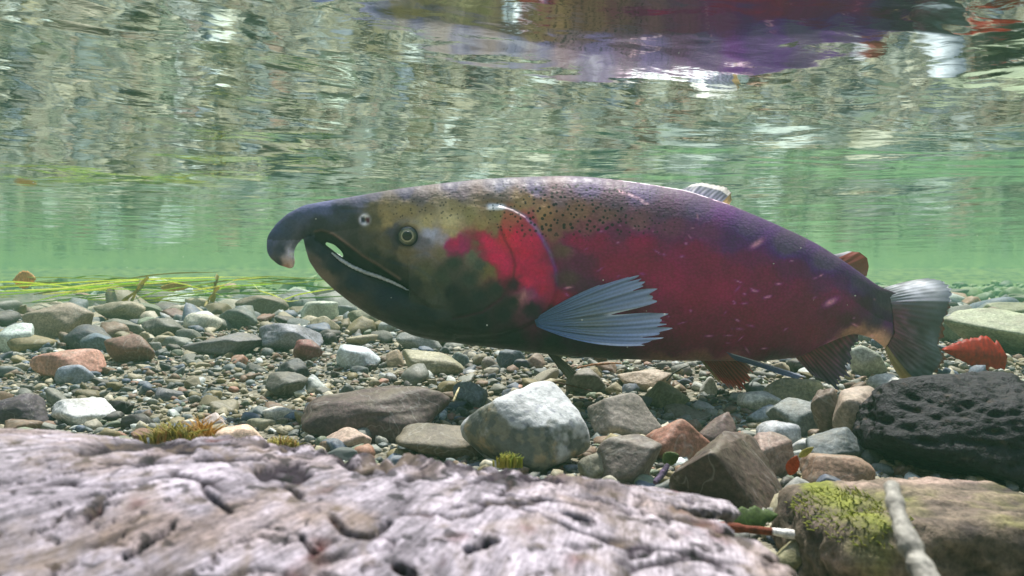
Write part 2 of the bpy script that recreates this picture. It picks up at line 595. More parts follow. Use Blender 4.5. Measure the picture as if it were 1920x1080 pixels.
HAND = [
    # u0, u1, vtop, vbot, colour, label, angular, tilt
    (570, 848, 722, 824, (92, 72, 70), 'large dark brown oblong stone in front of the salmon, left of the white boulder', .35, -4),
    (845, 915, 712, 768, (100, 110, 122), 'smooth blue-grey stone tucked behind the white boulder', .2, 10),
    (745, 920, 792, 862, (100, 88, 68), 'flat olive brown stone between the dark oblong stone and the log', .15, 6),
    (598, 697, 803, 845, (200, 165, 145), 'pinkish tan stone peeking over the log below the dark oblong stone', .15, 0),
    (1102, 1235, 735, 826, (140, 128, 118), 'brown and white mottled stone right beside the white boulder', .35, 8),
    (1212, 1342, 785, 868, (165, 100, 75), 'smooth rust orange stone above the dark wedge rock', .3, 4),
    (1110, 1240, 815, 912, (112, 98, 90), 'rough brown rock below the mottled stone, behind the log', .45, 8),
    (1083, 1158, 845, 908, (125, 120, 98), 'small olive cone-shaped stone beside the white boulder foot', .5, -12),
    (1398, 1500, 805, 905, (145, 115, 103), 'rose grey rock leaning behind the dark wedge rock', .5, 22),
    (1300, 1392, 764, 836, (98, 72, 70), 'dark reddish angular stone between the rust stone and the wedge', .7, 20),
    (1248, 1332, 758, 790, (96, 90, 70), 'dark olive flat slab behind the rust orange stone', .5, 0),
    (1400, 1488, 757, 797, (140, 158, 170), 'pale blue flat stone under the salmon pelvic fin', .35, -6),
    (1382, 1462, 733, 768, (200, 200, 188), 'chalky white stone just behind the pale blue flat stone', .4, 4),
    (1428, 1540, 706, 766, (145, 135, 92), 'smooth olive tan stone right under the pelvic fin tip', .15, 2),
    (1520, 1592, 726, 832, (105, 86, 74), 'dark brown pointed stone standing left of the tan slab', .6, -24),
    (1446, 1560, 745, 815, (108, 118, 118), 'grey-green slab leaning left of the dark pointed stone', .5, -14),
    (1562, 1690, 728, 852, (150, 128, 110), 'big tan angular slab left of the black pitted rock', .7, -14),
    (1420, 1502, 790, 840, (160, 166, 174), 'whitish grey egg-shaped stone above the rose grey rock', .1, 6),
    (1508, 1622, 798, 872, (96, 108, 114), 'grey-blue chunky stone in front of the big tan slab', .65, 6),
    (1506, 1640, 848, 924, (145, 108, 82), 'rounded orange brown stone left of the black pitted rock foot', .25, 12),
    (1468, 1532, 896, 942, (160, 162, 158), 'pale grey oval pebble right of the wedge rock', .2, 4),
    (1526, 1590, 890, 934, (86, 98, 122), 'slate blue rounded pebble below the orange brown stone', .2, 8),
    (1524, 1572, 920, 958, (180, 135, 118), 'small salmon-pink pebble touching the mossy wood', .25, 0),
    (1468, 1522, 953, 1000, (205, 205, 190), 'white topped wedge pebble above the stick', .4, 6),
    (1440, 1530, 1012, 1072, (130, 125, 78), 'olive yellow stone below the stick near the lower edge', .2, 6),
    (1634, 1702, 698, 752, (215, 215, 205), 'bright white stone under the salmon tail', .15, -14),
    (1590, 1658, 648, 708, (165, 180, 160), 'pale mint stone between anal fin and tail', .3, 4),
    (1310, 1346, 706, 742, (190, 192, 185), 'little white cone pebble left of the reddish pelvic fin', .4, 0),
    (1208, 1292, 714, 764, (120, 118, 80), 'olive green blocky rock below the salmon belly', .55, 6),
    (1158, 1262, 692, 732, (185, 162, 138), 'flat pinkish slab below the salmon belly', .6, -8),
    (626, 714, 645, 692, (195, 212, 220), 'bluish white angular stone in the open gravel under the chin', .6, 8),
    (748, 870, 655, 704, (152, 148, 112), 'yellowish mottled flat stone under the salmon throat', .3, 8),
    (724, 760, 655, 688, (175, 150, 112), 'small tan and white pebble left of the yellowish flat stone', .3, 0),
    (930, 987, 652, 692, (70, 88, 100), 'dark blue triangular stone under the salmon breast', .9, 0),
    (903, 937, 668, 697, (130, 122, 108), 'round grey-brown pebble left of the dark blue triangle', .05, 0),
    (845, 882, 660, 686, (90, 112, 112), 'teal rounded pebble right of the yellowish flat stone', .15, 6),
    (986, 1024, 662, 690, (140, 115, 95), 'light brown pebble right of the dark blue triangle', .2, 6),
    (1060, 1134, 690, 738, (118, 112, 104), 'round grey stone where the far pectoral fin touches down', .15, 6),
    (488, 603, 605, 660, (128, 132, 145), 'large lilac grey boulder left of the salmon throat', .3, 6),
    (548, 606, 636, 678, (130, 68, 62), 'brick red stone in front of the lilac grey boulder', .35, 14),
    (520, 580, 672, 716, (60, 66, 68), 'black angular block below the brick red stone', .85, 0),
    (498, 575, 698, 748, (88, 88, 80), 'dark grey-green rock below the black block', .5, 4),
    (564, 610, 703, 732, (190, 206, 215), 'small bluish white pebble right of the dark grey-green rock', .3, 4),
    (360, 492, 624, 668, (104, 104, 106), 'long charcoal grey stone in the middle left', .45, -6),
    (203, 297, 626, 682, (126, 88, 72), 'round reddish brown stone among the left pebbles', .15, 0),
    (72, 192, 652, 712, (195, 130, 105), 'broad pinkish orange stone at the left', .3, 4),
    (100, 174, 682, 720, (122, 134, 152), 'flat blue-grey stone in front of the pinkish orange stone', .2, 2),
    (-8, 62, 604, 662, (192, 212, 206), 'pale mint white boulder at the left edge', .2, 4),
    (62, 184, 564, 645, (150, 134, 112), 'tall brownish grey boulder on the left ridge', .5, -14),
    (118, 216, 608, 660, (66, 72, 84), 'dark slate stone in front of the tall left boulder', .35, 4),
    (150, 220, 624, 662, (96, 120, 138), 'dull blue oval stone beside the round reddish brown stone', .15, 0),
    (172, 272, 564, 608, (150, 140, 112), 'tan humped stone on the ridge right of the tall boulder', .3, -8),
    (184, 270, 597, 632, (110, 112, 98), 'grey-green flat stone below the tan humped stone', .3, 4),
    (290, 376, 550, 590, (205, 220, 198), 'mint white pointed stone on top of the ridge', .4, -10),
    (298, 360, 577, 608, (104, 64, 52), 'maroon and black stone below the mint white stone', .6, 10),
    (272, 348, 596, 634, (98, 98, 90), 'dark olive grey stone below the maroon stone', .5, 4),
    (343, 416, 586, 624, (198, 198, 178), 'cream white stone right of the dark olive grey stone', .3, 0),
    (408, 492, 572, 618, (92, 104, 98), 'dark green-grey angular stone on the ridge', .6, -8),
    (448, 542, 553, 594, (112, 100, 74), 'brown humped stone on the ridge behind the lilac boulder', .5, 6),
    (560, 640, 564, 604, (195, 208, 186), 'pale mint stone on the ridge under the salmon jaw', .5, -8),
    (580, 636, 592, 628, (160, 150, 112), 'tan blocky stone in front of the pale mint ridge stone', .5, 4),
    (745, 832, 617, 660, (132, 138, 134), 'ash grey rock half hidden under the salmon throat', .5, 10),
    (650, 712, 580, 612, (120, 122, 88), 'olive stone right under the salmon jaw', .5, 4),
    (200, 246, 750, 780, (34, 30, 30), 'small black pebble left of the yellow moss', .4, 4),
    (228, 292, 774, 804, (60, 58, 56), 'dark grey block just above the log at the left', .6, 4),
    (492, 556, 762, 788, (215, 210, 195), 'white oval pebble left of the dark oblong stone', .05, -2),
    (-20, 92, 738, 800, (74, 62, 74), 'dark purple stone at the left edge behind the log', .4, 0),
    (84, 205, 747, 800, (215, 220, 222), 'broad white slab behind the log at the left', .45, 6),
    (375, 432, 774, 808, (190, 168, 162), 'pale pink pebble behind the yellow moss', .3, 0),
    (398, 492, 798, 845, (224, 180, 148), 'peach coloured stone at the log edge', .2, 4),
    (288, 346, 726, 752, (84, 86, 96), 'slate grey flat pebble in the open gravel at the left', .4, 8),
    (462, 520, 783, 806, (150, 145, 112), 'olive cream pebble below the white oval pebble', .2, 6),
    (1776, 1990, 578, 668, (150, 160, 120), 'broad pale green slab at the right edge behind the tail', .3, 0),
    (1700, 1800, 592, 640, (120, 130, 96), 'greenish stone behind the salmon tail', .3, 0),
    (1840, 1950, 566, 600, (135, 140, 96), 'far mossy green stone at the right edge', .4, 0),
]
FAR = [
    (-120, 150, 541, 585, (52, 70, 40), 'dark weedy mound beyond the ridge at the left edge', 2.3),
    (215, 330, 536, 580, (72, 76, 50), 'dim olive boulder behind the grass mat', 2.2),
    (575, 720, 533, 585, (84, 80, 54), 'dim brown boulder beyond the ridge right under the salmon snout', 2.3),
    (1700, 1800, 560, 600, (96, 104, 70), 'dim green boulder far behind the salmon tail', 2.5),
    (1880, 2050, 545, 590, (70, 86, 48), 'dim mossy boulder far off at the right edge', 2.7),
]
for (u0, u1, v0, v1, c, lab, yy) in FAR:
    place_stone(u0, u1, v0, v1, c, lab, .2, 3, y=yy, name='boulder', group='dim boulders beyond the gravel ridge')
for (u0, u1, v0, v1, c, lab, ang, tilt) in HAND:
    place_stone(u0, u1, v0, v1, c, lab, ang, tilt, sub=5 if (u1 - u0) > 100 else 4)


# the white boulder carries brown-green crust low on its front
def boulder_colour(V, seed):
    n = fbm(V * 38 + 3, 5, 41, 0.62)
    fr = np.clip((0.050 - V[:, 2] - 0.25 * V[:, 0]) / 0.018, 0, 1) * np.clip(0.7 - V[:, 1] / 0.02, 0, 1)
    m = np.clip((n * 1.3 + fr * 0.95 - 0.42) * 3, 0, .85)[:, None]
    spk = (fbm(V * 300, 2, 9) > 0.5)[:, None]
    base = lin((188, 190, 190)) * (1 + 0.5 * n[:, None])
    base = np.where(spk, lin((150, 152, 158)), base)
    n2 = fbm(V * 120, 3, 4)[:, None]
    crust = np.where(n2 > 0.05, lin((104, 100, 78)), lin((66, 70, 60)))
    crust = np.where(n2 > 0.40, lin((140, 122, 86)), crust)
    return base * (1 - m) + crust * m


M_crust = attr_material('crusted_boulder', 0.7, 0.25, 0.0014, 200, speck=0.25)
place_stone(862, 1110, 716, 884, (200, 200, 200), 'big whitish boulder with brown-green crust, centre foreground', .22, 8, sub=6,
            mat=M_crust, vc=boulder_colour, noise=0.05, seed=52, group='large rocks in the foreground')


# dark wedge rock: a leaning prism with a black left face and a lit right face
def wedge():
    y0 = 0.405
    def q(u, v, y):
        return P(u, v, y)
    pts = np.array([q(1250, 892, y0 + .0), q(1340, 845, y0 + .05), q(1358, 808, y0 + .03), q(1412, 812, y0 + .045),
                    q(1478, 930, y0 + .02), q(1484, 1000, y0), q(1455, 1010, y0 - .012), q(1392, 960, y0 + .012), q(1336, 845, y0 - .012),
                    q(1262, 935, y0 + .03), q(1300, 1010, y0 + .045), q(1400, 1015, y0 + .04), q(1260, 960, y0 + .06), q(1480, 990, y0 + .07), q(1366, 818, y0 + .07)])
    bm = bmesh.new()
    for p in pts:
        bm.verts.new(p)
    r = bmesh.ops.convex_hull(bm, input=bm.verts)
    bmesh.ops.delete(bm, geom=[g for g in r['geom_interior'] if isinstance(g, bmesh.types.BMVert)], context='VERTS')
    bmesh.ops.bevel(bm, geom=list(bm.edges), offset=0.0022, segments=2, affect='EDGES', profile=0.6)
    bmesh.ops.triangulate(bm, faces=bm.faces)
    for _ in range(4):
        long_ = [e for e in bm.edges if e.calc_length() > 0.0035]
        if not long_:
            break
        bmesh.ops.subdivide_edges(bm, edges=long_, cuts=1)
        bmesh.ops.triangulate(bm, faces=bm.faces)
    bm.verts.index_update()
    V = np.array([v.co[:] for v in bm.verts])
    Fc = np.array([[v.index for v in f.verts] for f in bm.faces])
    bm.free()
    c = V.mean(0)
    D = V - c
    D /= np.linalg.norm(D, axis=1)[:, None]
    V = V + D * (0.0022 * fbm(V * 60, 4, 8) + 0.0009 * fbm(V * 260, 3, 5))[:, None]
    o = mk('rock', V, Fc, M_stone)
    b = np.array([c[0], c[1], V[:, 2].min()])
    recenter(o, b)
    o.color = (*lin((78, 64, 58)), 1)
    tag(o, 'dark brown angular wedge rock leaning right of the log end', 'rock', 'large rocks in the foreground')
    PLACED.append((b[0], b[1], 0.035))


wedge()


# black pitted rock
def lava():
    V, Fc = stone_shape(901, 6, 0.32, 0.05)
    r = np.random.RandomState(5)
    D = V / np.linalg.norm(V, axis=1)[:, None]
    dsp = 0.05 * fbm(D * 4, 4, 3) + 0.02 * fbm(D * 16, 3, 6)
    pit = np.zeros(len(V))
    for k in range(260):
        c = r.normal(0, 1, 3)
        c[2] = abs(c[2]) if k % 3 else c[2]
        c /= np.linalg.norm(c)
        s = r.uniform(0.025, 0.075)
        d2 = ((D - c) * [1, 1, 1.7]) ** 2
        pit = np.maximum(pit, np.exp(-(d2.sum(1)) / (2 * s * s)) * (0.5 + s * 7))
    for k in range(420):
        c = D[r.randint(len(D))]
        s = r.uniform(0.010, 0.024)
        pit = np.maximum(pit, 0.55 * np.exp(-(((D - c) ** 2).sum(1)) / (2 * s * s)))
    dsp = dsp - 0.085 * pit
    V = V * (1 + dsp)[:, None]
    y = 0.475
    wd = (1985 - 1632) / F * y / 2
    hz = (930 - 690) / F * y / 2
    V = roty(V, R(3)) * [wd * 1.08, 0.062, hz]
    c = lin((34, 31, 36))[None] * (1 + 0.5 * fbm(D * 9, 4, 5)[:, None]) * (1 - 0.55 * np.clip(pit, 0, 1)[:, None])
    tan = np.clip(fbm(D * 14, 3, 77) * 3 - 1.2, 0, 1)[:, None] * 0.5
    c = c * (1 - tan) + lin((96, 76, 58)) * tan
    V[:, 2] += hz
    o = mk('rock', V, Fc, M_lava, col=np.clip(c, 0.003, 1))
    o.location = P((1632 + 1985) / 2, 932, y + 0.012)
    tag(o, 'large black pitted rock at the right, below the salmon tail', 'rock', 'large rocks in the foreground')
    PLACED.append((o.location[0], o.location[1], 0.07))


lava()

# ------------------------------------------------------------------ scattered stones and gravel
PAL = [
    ((118, 120, 112), 'grey'), ((96, 104, 104), 'slate grey'), ((150, 142, 118), 'tan'), ((176, 170, 150), 'cream'),
    ((122, 112, 82), 'olive'), ((112, 92, 76), 'brown'), ((88, 98, 112), 'blue-grey'), ((70, 68, 66), 'charcoal'),
    ((190, 196, 190), 'whitish'), ((150, 112, 94), 'reddish tan'), ((112, 124, 104), 'greenish'), ((158, 160, 158), 'pale grey')]
PW = np.array([.15, .13, .13, .07, .12, .10, .08, .07, .05, .03, .05, .02])
PW = PW / PW.sum()
ZONES = [   # chosen by where the stone shows: u limits, v limits, words
    (-200, 330, 0, 610, 'on the far left ridge'), (330, 700, 0, 610, 'on the ridge left of the salmon'),
    (-200, 240, 610, 700, 'in the left pebble bank'), (240, 480, 610, 700, 'in the pebble bank left of centre'),
    (480, 1020, 610, 700, 'below the salmon head'), (-200, 300, 700, 1100, 'in the open gravel behind the log, far left'),
    (300, 620, 700, 1100, 'in the open gravel behind the log'), (620, 1020, 700, 1100, 'just behind the foreground boulders'),
    (1020, 1320, 610, 1100, 'below the salmon belly'), (1320, 1640, 610, 1100, 'among the stones below the pelvic and anal fins'),
    (1640, 2300, 610, 1100, 'near the black pitted rock'), (700, 2300, 0, 610, 'on the far bed behind the salmon')]

variants = []
for k in range(14):
    ang = [.05, .15, .3, .5, .7][k % 5]
    V, Fc = stone_shape(300 + k, 4, ang, 0.07)
    me = mk('stone_variant', V, Fc, M_stone)
    variants.append(me.data)
    bpy.data.objects.remove(me)

cand = []
r = np.random.RandomState(21)
tries = 0
occ = list(PLACED)
while len(cand) < 150 and tries < 60000:
    tries += 1
    y = 0.5 + 2.9 * r.rand() ** 1.6
    x = (r.uniform(-60, 1980) - 960) / F * y
    size = float(np.clip(np.exp(r.normal(math.log(0.0125 + 0.006 * y), 0.36)), 0.010, 0.042))
    if y < 1.0 and abs(x) < 0.5:
        size *= 0.72
    # the open gravel patch behind the log carries fewer stones
    if y < 1.02 and x < 0.10 and r.rand() < 0.72:
        continue
    ok = True
    for (px, py_, pr) in occ:
        if (px - x) ** 2 + (py_ - y) ** 2 < (0.80 * (pr + size)) ** 2:
            ok = False
            break
    if not ok:
        continue
    occ.append((x, y, size))
    cand.append((x, y, size))
while len(cand) < 215:
    y = r.uniform(1.75, 4.2)
    x = (r.uniform(-100, 2020) - 960) / F * y
    size = float(np.clip(np.exp(r.normal(math.log(0.065), 0.4)), 0.03, 0.14))
    if all((px - x) ** 2 + (py_ - y) ** 2 > (0.7 * (pr + size)) ** 2 for px, py_, pr in occ):
        occ.append((x, y, size))
        cand.append((x, y, size))
info = []
for i, (x, y, size) in enumerate(cand):
    pi = r.choice(len(PAL), p=PW)
    if y > 1.7 and size > .029:
        pi = r.choice([7, 8, 3, 5, 9, 7, 8, 1])
    col, cn = PAL[pi]
    z = float(bed(x, y))
    sc = np.array([size * r.uniform(0.95, 1.25), size * r.uniform(0.7, 1.0), size * r.uniform(0.42, 0.72)])
    o = bpy.data.objects.new('pebble', variants[r.randint(len(variants))])
    COL.objects.link(o)
    o.scale = sc
    o.rotation_euler = (r.normal(0, 0.2), r.normal(0, 0.25), r.uniform(0, 6.28))
    o.location = (x, y, z + sc[2] * 0.35)
    o.color = (*(lin(col) * r.uniform(0.75, 1.25)), 1)
    u, v = 960 + F * x / y, 540 - F * (z - CZ) / y
    zone = next((q for q in ZONES if q[0] <= u < q[1] and q[2] <= v < q[3]), ZONES[-1])
    info.append((o, cn, zone[4], u))
    tag(o, None, 'pebble', 'pebbles scattered over the stream bed')
ORD = ['first', 'second', 'third', 'fourth', 'fifth', 'sixth', 'seventh', 'eighth', 'ninth', 'tenth', 'eleventh', 'twelfth', 'thirteenth', 'fourteenth', 'fifteenth']
from collections import defaultdict
gr = defaultdict(list)
for t_ in info:
    gr[(t_[1], t_[2])].append(t_)
for (cn, zn), lst in gr.items():
    lst.sort(key=lambda q: q[3])
    for k, q in enumerate(lst):
        if len(lst) == 1:
            q[0]['label'] = 'lone %s pebble %s' % (cn, zn)
        elif k < len(ORD):
            q[0]['label'] = '%s %s pebble from the left %s' % (ORD[k], cn, zn)
        else:
            q[0]['label'] = '%s pebble %s' % (cn, zn)


def gravel():
    """everything smaller than one could count: one object"""
    base2 = [stone_shape(700 + k, 2, [.1, .5, .9][k % 3], 0.1, 9) for k in range(8)]
    base3 = [stone_shape(800 + k, 3, [.1, .3, .6, .9][k % 4], 0.08, 11) for k in range(10)]
    r = np.random.RandomState(4)
    Vs, Fs, Cs, n = [], [], [], 0
    pal = np.array([lin(c) for c, _ in PAL])

    def add(bases, N, ypick, size, lift, wide=1.0):
        nonlocal n
        N = int(N * 1.55)
        y = ypick(N)
        u = r.uniform(-700, 2520, N)
        x = (u - 960) / F * y * wide
        s = size(y, N)
        keep = np.ones(N, bool)
        for (px, py_, pr) in PLACED:
            keep &= ((px - x) ** 2 + (py_ - y) ** 2) > (0.55 * pr) ** 2
        x, y, s = x[keep], y[keep], s[keep]
        N = len(x)
        z = bed(x, y)
        ci = r.choice(len(PAL), N, p=PW)
        col = pal[ci] * r.uniform(0.65, 1.3, (N, 1))
        ga = np.clip((y + 0.7 * fbm(np.stack([x * 3, y * 3, x * 0], 1), 3, 8) - 2.3) / 2.0, 0, .8)[:, None]
        col = col * (1 - ga) + np.array([0.10, 0.155, 0.045]) * r.uniform(.3, 1.9, (N, 1)) * ga
        which = r.randint(len(bases), size=N)
        th = r.uniform(0, 6.28, N)
        tl = r.normal(0, 0.35, N)
        sx, sy, sz = s * r.uniform(0.9, 1.3, N), s * r.uniform(0.7, 1.0, N), s * r.uniform(0.45, 0.8, N)
        for b in range(len(bases)):
            m = which == b
            k = m.sum()
            if not k:
                continue
            V, Fc = bases[b]
            L = V[None] * np.stack([sx[m], sy[m], sz[m]], 1)[:, None, :]
            c, s_ = np.cos(tl[m])[:, None], np.sin(tl[m])[:, None]
            L = np.stack([L[..., 0] * c + L[..., 2] * s_, L[..., 1], -L[..., 0] * s_ + L[..., 2] * c], 2)
            c, s_ = np.cos(th[m])[:, None], np.sin(th[m])[:, None]
            L = np.stack([L[..., 0] * c - L[..., 1] * s_, L[..., 0] * s_ + L[..., 1] * c, L[..., 2]], 2)
            L += np.stack([x[m], y[m], z[m] + sz[m] * lift], 1)[:, None, :]
            Vs.append(L.reshape(-1, 3))
            Fs.append((Fc[None] + (np.arange(k) * len(V))[:, None, None] + n).reshape(-1, 3))
            Cs.append(np.repeat(col[m], len(V), axis=0))
            n += k * len(V)

    # fine grit close by, pebbles, then the larger far ones
    add(base2, 14000, lambda N: 0.33 + 0.95 * r.rand(N), lambda y, N: np.exp(r.normal(math.log(0.0026), 0.35, N)), 0.5)
    add(base2, 4600, lambda N: 0.33 + 1.3 * r.rand(N) ** 0.9, lambda y, N: np.exp(r.normal(math.log(0.0052), 0.3, N)), 0.45)
    add(base3, 900, lambda N: 0.40 + 1.3 * r.rand(N) ** 0.7, lambda y, N: np.clip(np.exp(r.normal(math.log(0.0088), 0.25, N)), .004, .016), 0.45)
    add(base3, 1500, lambda N: 1.05 + 3.6 * r.rand(N) ** 1.3, lambda y, N: np.clip(np.exp(r.normal(np.log(0.012 + 0.003 * y), 0.35, N)), .006, .045), 0.45)
    add(base3, 420, lambda N: 1.7 + 3.4 * r.rand(N), lambda y, N: np.clip(np.exp(r.normal(np.log(0.045), 0.4, N)), .02, .10), 0.3)
    add(base2, 4500, lambda N: 1.2 + 3.9 * r.rand(N), lambda y, N: np.clip(np.exp(r.normal(np.log(0.006 + 0.002 * y), 0.4, N)), .003, .03), 0.5)
    o = mk('gravel', np.concatenate(Vs), np.concatenate(Fs), M_gravel, col=np.concatenate(Cs))
    tag(o, 'loose fine gravel covering the stream bed', kind='stuff')


gravel()


# ------------------------------------------------------------------ the salmon
# outline of the fish in photo pixels
TOP = np.array([(560, 390), (580, 383), (613, 377), (667, 368), (730, 357), (780, 350), (847, 342), (905, 336), (960, 333), (1063, 330), (1113, 333), (1196, 343),
                (1283, 357), (1363, 383), (1431, 411), (1498, 441), (1533, 459), (1566, 480), (1607, 508), (1646, 536), (1690, 552), (1735, 566)], float)
BOT = np.array([(740, 606), (763, 618), (830, 640), (913, 651), (960, 656), (1025, 664), (1128, 672), (1242, 676), (1371, 677), (1430, 677), (1498, 670),
                (1527, 654), (1566, 636), (1601, 625), (1637, 634), (1670, 662), (1700, 692), (1735, 700)], float)
LIP = np.array([(560, 440), (580, 437), (603, 434), (623, 441), (647, 460), (680, 482), (713, 502), (740, 522), (763, 540), (800, 560), (840, 580)], float)
HW = np.array([(560, 24), (600, 26), (640, 32), (700, 44), (760, 56), (830, 68), (900, 78), (1000, 87), (1100, 92), (1200, 92), (1300, 86),
               (1400, 74), (1500, 57), (1560, 44), (1600, 32), (1640, 19), (1662, 12), (1680, 7), (1700, 4.2), (1735, 3.2)], float)
DD = np.array([(480, .700), (1150, .700), (1300, .706), (1450, .722), (1600, .750), (1700, .775), (1800, .805)], float)
sm = lambda T, u: (np.interp(u, T[:, 0], T[:, 1]) + np.interp(u - 9, T[:, 0], T[:, 1]) + np.interp(u + 9, T[:, 0], T[:, 1])) / 3
Dc = lambda u: sm(DD, u)


def loft(us, top, bot, hw, nr=56, ey=0.9):
    V = []
    for u in us:
        a, b, h = top(u), bot(u), hw(u)
        D = float(Dc(u))
        c = P(u, (a + b) / 2, D)
        hz, hy = (b - a) / 2 / F * D, h / F * D
        for k in range(nr):
            th = 2 * math.pi * k / nr
            s, co_ = math.sin(th), math.cos(th)
            V.append(c + [0, math.copysign(abs(s) ** ey, s) * hy, co_ * hz])
    V = np.array(V)
    n = len(us)
    Q = [[i * nr + k, i * nr + (k + 1) % nr, (i + 1) * nr + (k + 1) % nr, (i + 1) * nr + k] for i in range(n - 1) for k in range(nr)]
    V = np.vstack([V, V[:nr].mean(0), V[-nr:].mean(0)])
    T = [[n * nr, (k + 1) % nr, k] for k in range(nr)] + [[n * nr + 1, (n - 1) * nr + k, (n - 1) * nr + (k + 1) % nr] for k in range(nr)]
    return V, [np.array(Q), np.array(T)]


def chain(pts, step=3.0):
    """pts: (u, v, r_inplane, r_thick) in pixels -> row of overlapping ellipsoids"""
    pts = np.asarray(pts, float)
    d = np.concatenate([[0], np.cumsum(np.hypot(*np.diff(pts[:, :2], axis=0).T))])
    out = []
    D3, F3 = ICO[3]
    for s in np.arange(0, d[-1] + step, step):
        q = [np.interp(s, d, pts[:, k]) for k in range(4)]
        D = float(Dc(q[0]))
        c = P(q[0], q[1], D)
        out.append((c + D3 * [q[2] / F * D, q[3] / F * D, q[2] / F * D], F3))
    return join(out)


pieces = [
    loft(np.arange(775, 1734, 8.0), lambda u: sm(TOP, u), lambda u: sm(BOT, u), lambda u: sm(HW, u)),
    loft(np.arange(585, 850, 5.0), lambda u: sm(TOP, u), lambda u: sm(LIP, u), lambda u: sm(HW, u), ey=0.85),
    chain([(640, 407, 29, 30), (610, 405, 27, 25), (580, 410, 27, 23), (556, 422, 27, 22), (539, 437, 27, 21), (528, 453, 27.5, 20), (526, 467, 25.5, 18), (532, 480, 19.5, 14), (540, 489, 13, 10), (544, 496, 8, 7)], 2.5),
    chain([(583, 451, 13, 16), (590, 464, 17, 18), (601, 480, 23, 22), (618, 498, 27, 25), (645, 521, 29, 31), (680, 543, 33, 38), (715, 560, 38, 45), (747, 573, 40, 51), (790, 588, 44, 58), (840, 598, 45, 64)], 2.5),
    loft(np.arange(588, 654, 4.0), lambda u: sm(LIP, u) - 10, lambda u: np.interp(u, [585, 603, 612, 627, 641, 653], [462, 459, 454, 459, 472, 494]), lambda u: sm(HW, u) * 0.34),
    # dark lining of the mouth, thinner than the jaws
    loft(np.arange(645, 800, 6.0), lambda u: sm(LIP, u) - 16, lambda u: sm(LIP, u) + 34 - (u - 650) * 0.08, lambda u: sm(HW, u) * 0.30),
]
Vf, Ff = join(pieces)
tmp = mk('salmon_raw', Vf, Ff, None)
rm = tmp.modifiers.new('r', 'REMESH')
rm.mode = 'VOXEL'
rm.voxel_size = 0.00115
dg = bpy.context.evaluated_depsgraph_get()
me2 = bpy.data.meshes.new_from_object(tmp.evaluated_get(dg))
bpy.data.objects.remove(tmp)
nv = len(me2.vertices)
FV = np.empty(nv * 3, np.float32)
me2.vertices.foreach_get('co', FV)
FV = FV.reshape(-1, 3).astype(float)
lt = np.empty(len(me2.polygons), np.int32)
me2.polygons.foreach_get('loop_total', lt)
lv = np.empty(len(me2.loops), np.int32)
me2.loops.foreach_get('vertex_index', lv)
st = np.concatenate([[0], np.cumsum(lt)[:-1]])
FQ = [lv[(st[lt == k][:, None] + np.arange(k)[None])] for k in (3, 4) if (lt == k).any()]
ed = np.empty(len(me2.edges) * 2, np.int32)
me2.edges.foreach_get('vertices', ed)
ed = ed.reshape(-1, 2)
deg = np.bincount(ed.ravel(), minlength=nv)[:, None]


def smooth_v(V, it, lam=0.6):
    for _ in range(it):
        A = np.zeros_like(V)
        for k in range(3):
            A[:, k] = np.bincount(ed[:, 0], V[ed[:, 1], k], nv) + np.bincount(ed[:, 1], V[ed[:, 0], k], nv)
        V = V + lam * (A / np.maximum(deg, 1) - V)
    return V


for _ in range(5):
    FV = smooth_v(FV, 1, 0.6)
    FV = smooth_v(FV, 1, -0.62)
FV = smooth_v(FV, 4, 0.5)

_us = np.linspace(480, 1800, 400)
_xs = (_us - 960) / F * Dc(_us)
_ds = Dc(_us)


def fish_uv(V):
    """photo-side coordinates of points on the fish; the far side takes those of its mirror image"""
    dc = np.interp(V[:, 0], _xs, _ds)
    yy = dc - np.abs(V[:, 1] - dc)
    return 960 + F * V[:, 0] / yy, 540 - F * (V[:, 2] - CZ) / yy, dc


def seg_dist(u, v, poly):
    """distance to a polyline and the side of it"""
    poly = np.asarray(poly, float)
    best = np.full(len(u), 1e9)
    par = np.zeros(len(u))
    for k in range(len(poly) - 1):
        a, b = poly[k], poly[k + 1]
        ab = b - a
        tt = np.clip(((u - a[0]) * ab[0] + (v - a[1]) * ab[1]) / (ab @ ab), 0, 1)
        d = np.hypot(u - a[0] - tt * ab[0], v - a[1] - tt * ab[1])
        m = d < best
        best = np.where(m, d, best)
        par = np.where(m, k + tt, par)
    return best, par / (len(poly) - 1)


def inside(u, v, poly):
    poly = np.asarray(poly, float)
    c = np.zeros(len(u), bool)
    j = len(poly) - 1
    for i in range(len(poly)):
        xi, yi = poly[i]
        xj, yj = poly[j]
        m = ((yi > v) != (yj > v)) & (u < (xj - xi) * (v - yi) / (yj - yi + 1e-9) + xi)
        c ^= m
        j = i
    return c


GILL = [(918, 384), (940, 388), (962, 394), (985, 407), (1003, 425), (1018, 450), (1032, 477), (1041, 505), (1044, 530), (1040, 555), (1028, 578), (1008, 598), (975, 614), (930, 626), (860, 630)]
GILLPOLY = GILL + [(800, 600), (800, 400), (860, 385)]
u, v, dc = fish_uv(FV)
side = np.sign(FV[:, 1] - dc)
fadev = np.clip(np.abs(FV[:, 1] - dc) / 0.012, 0, 1)
g_d, g_t = seg_dist(u, v, GILL)
g_in = inside(u, v, GILLPOLY)
sd = np.where(g_in, g_d, -g_d)
step = np.clip((sd + 3) / 5, 0, 1)
out = 0.0030 * step * np.exp(-np.clip(sd, 0, None) / 55) * np.where(u < 935, np.clip((v - 384) / 40, 0, 1), 1)
out -= 0.0014 * np.exp(-((sd + 6) / 4) ** 2)
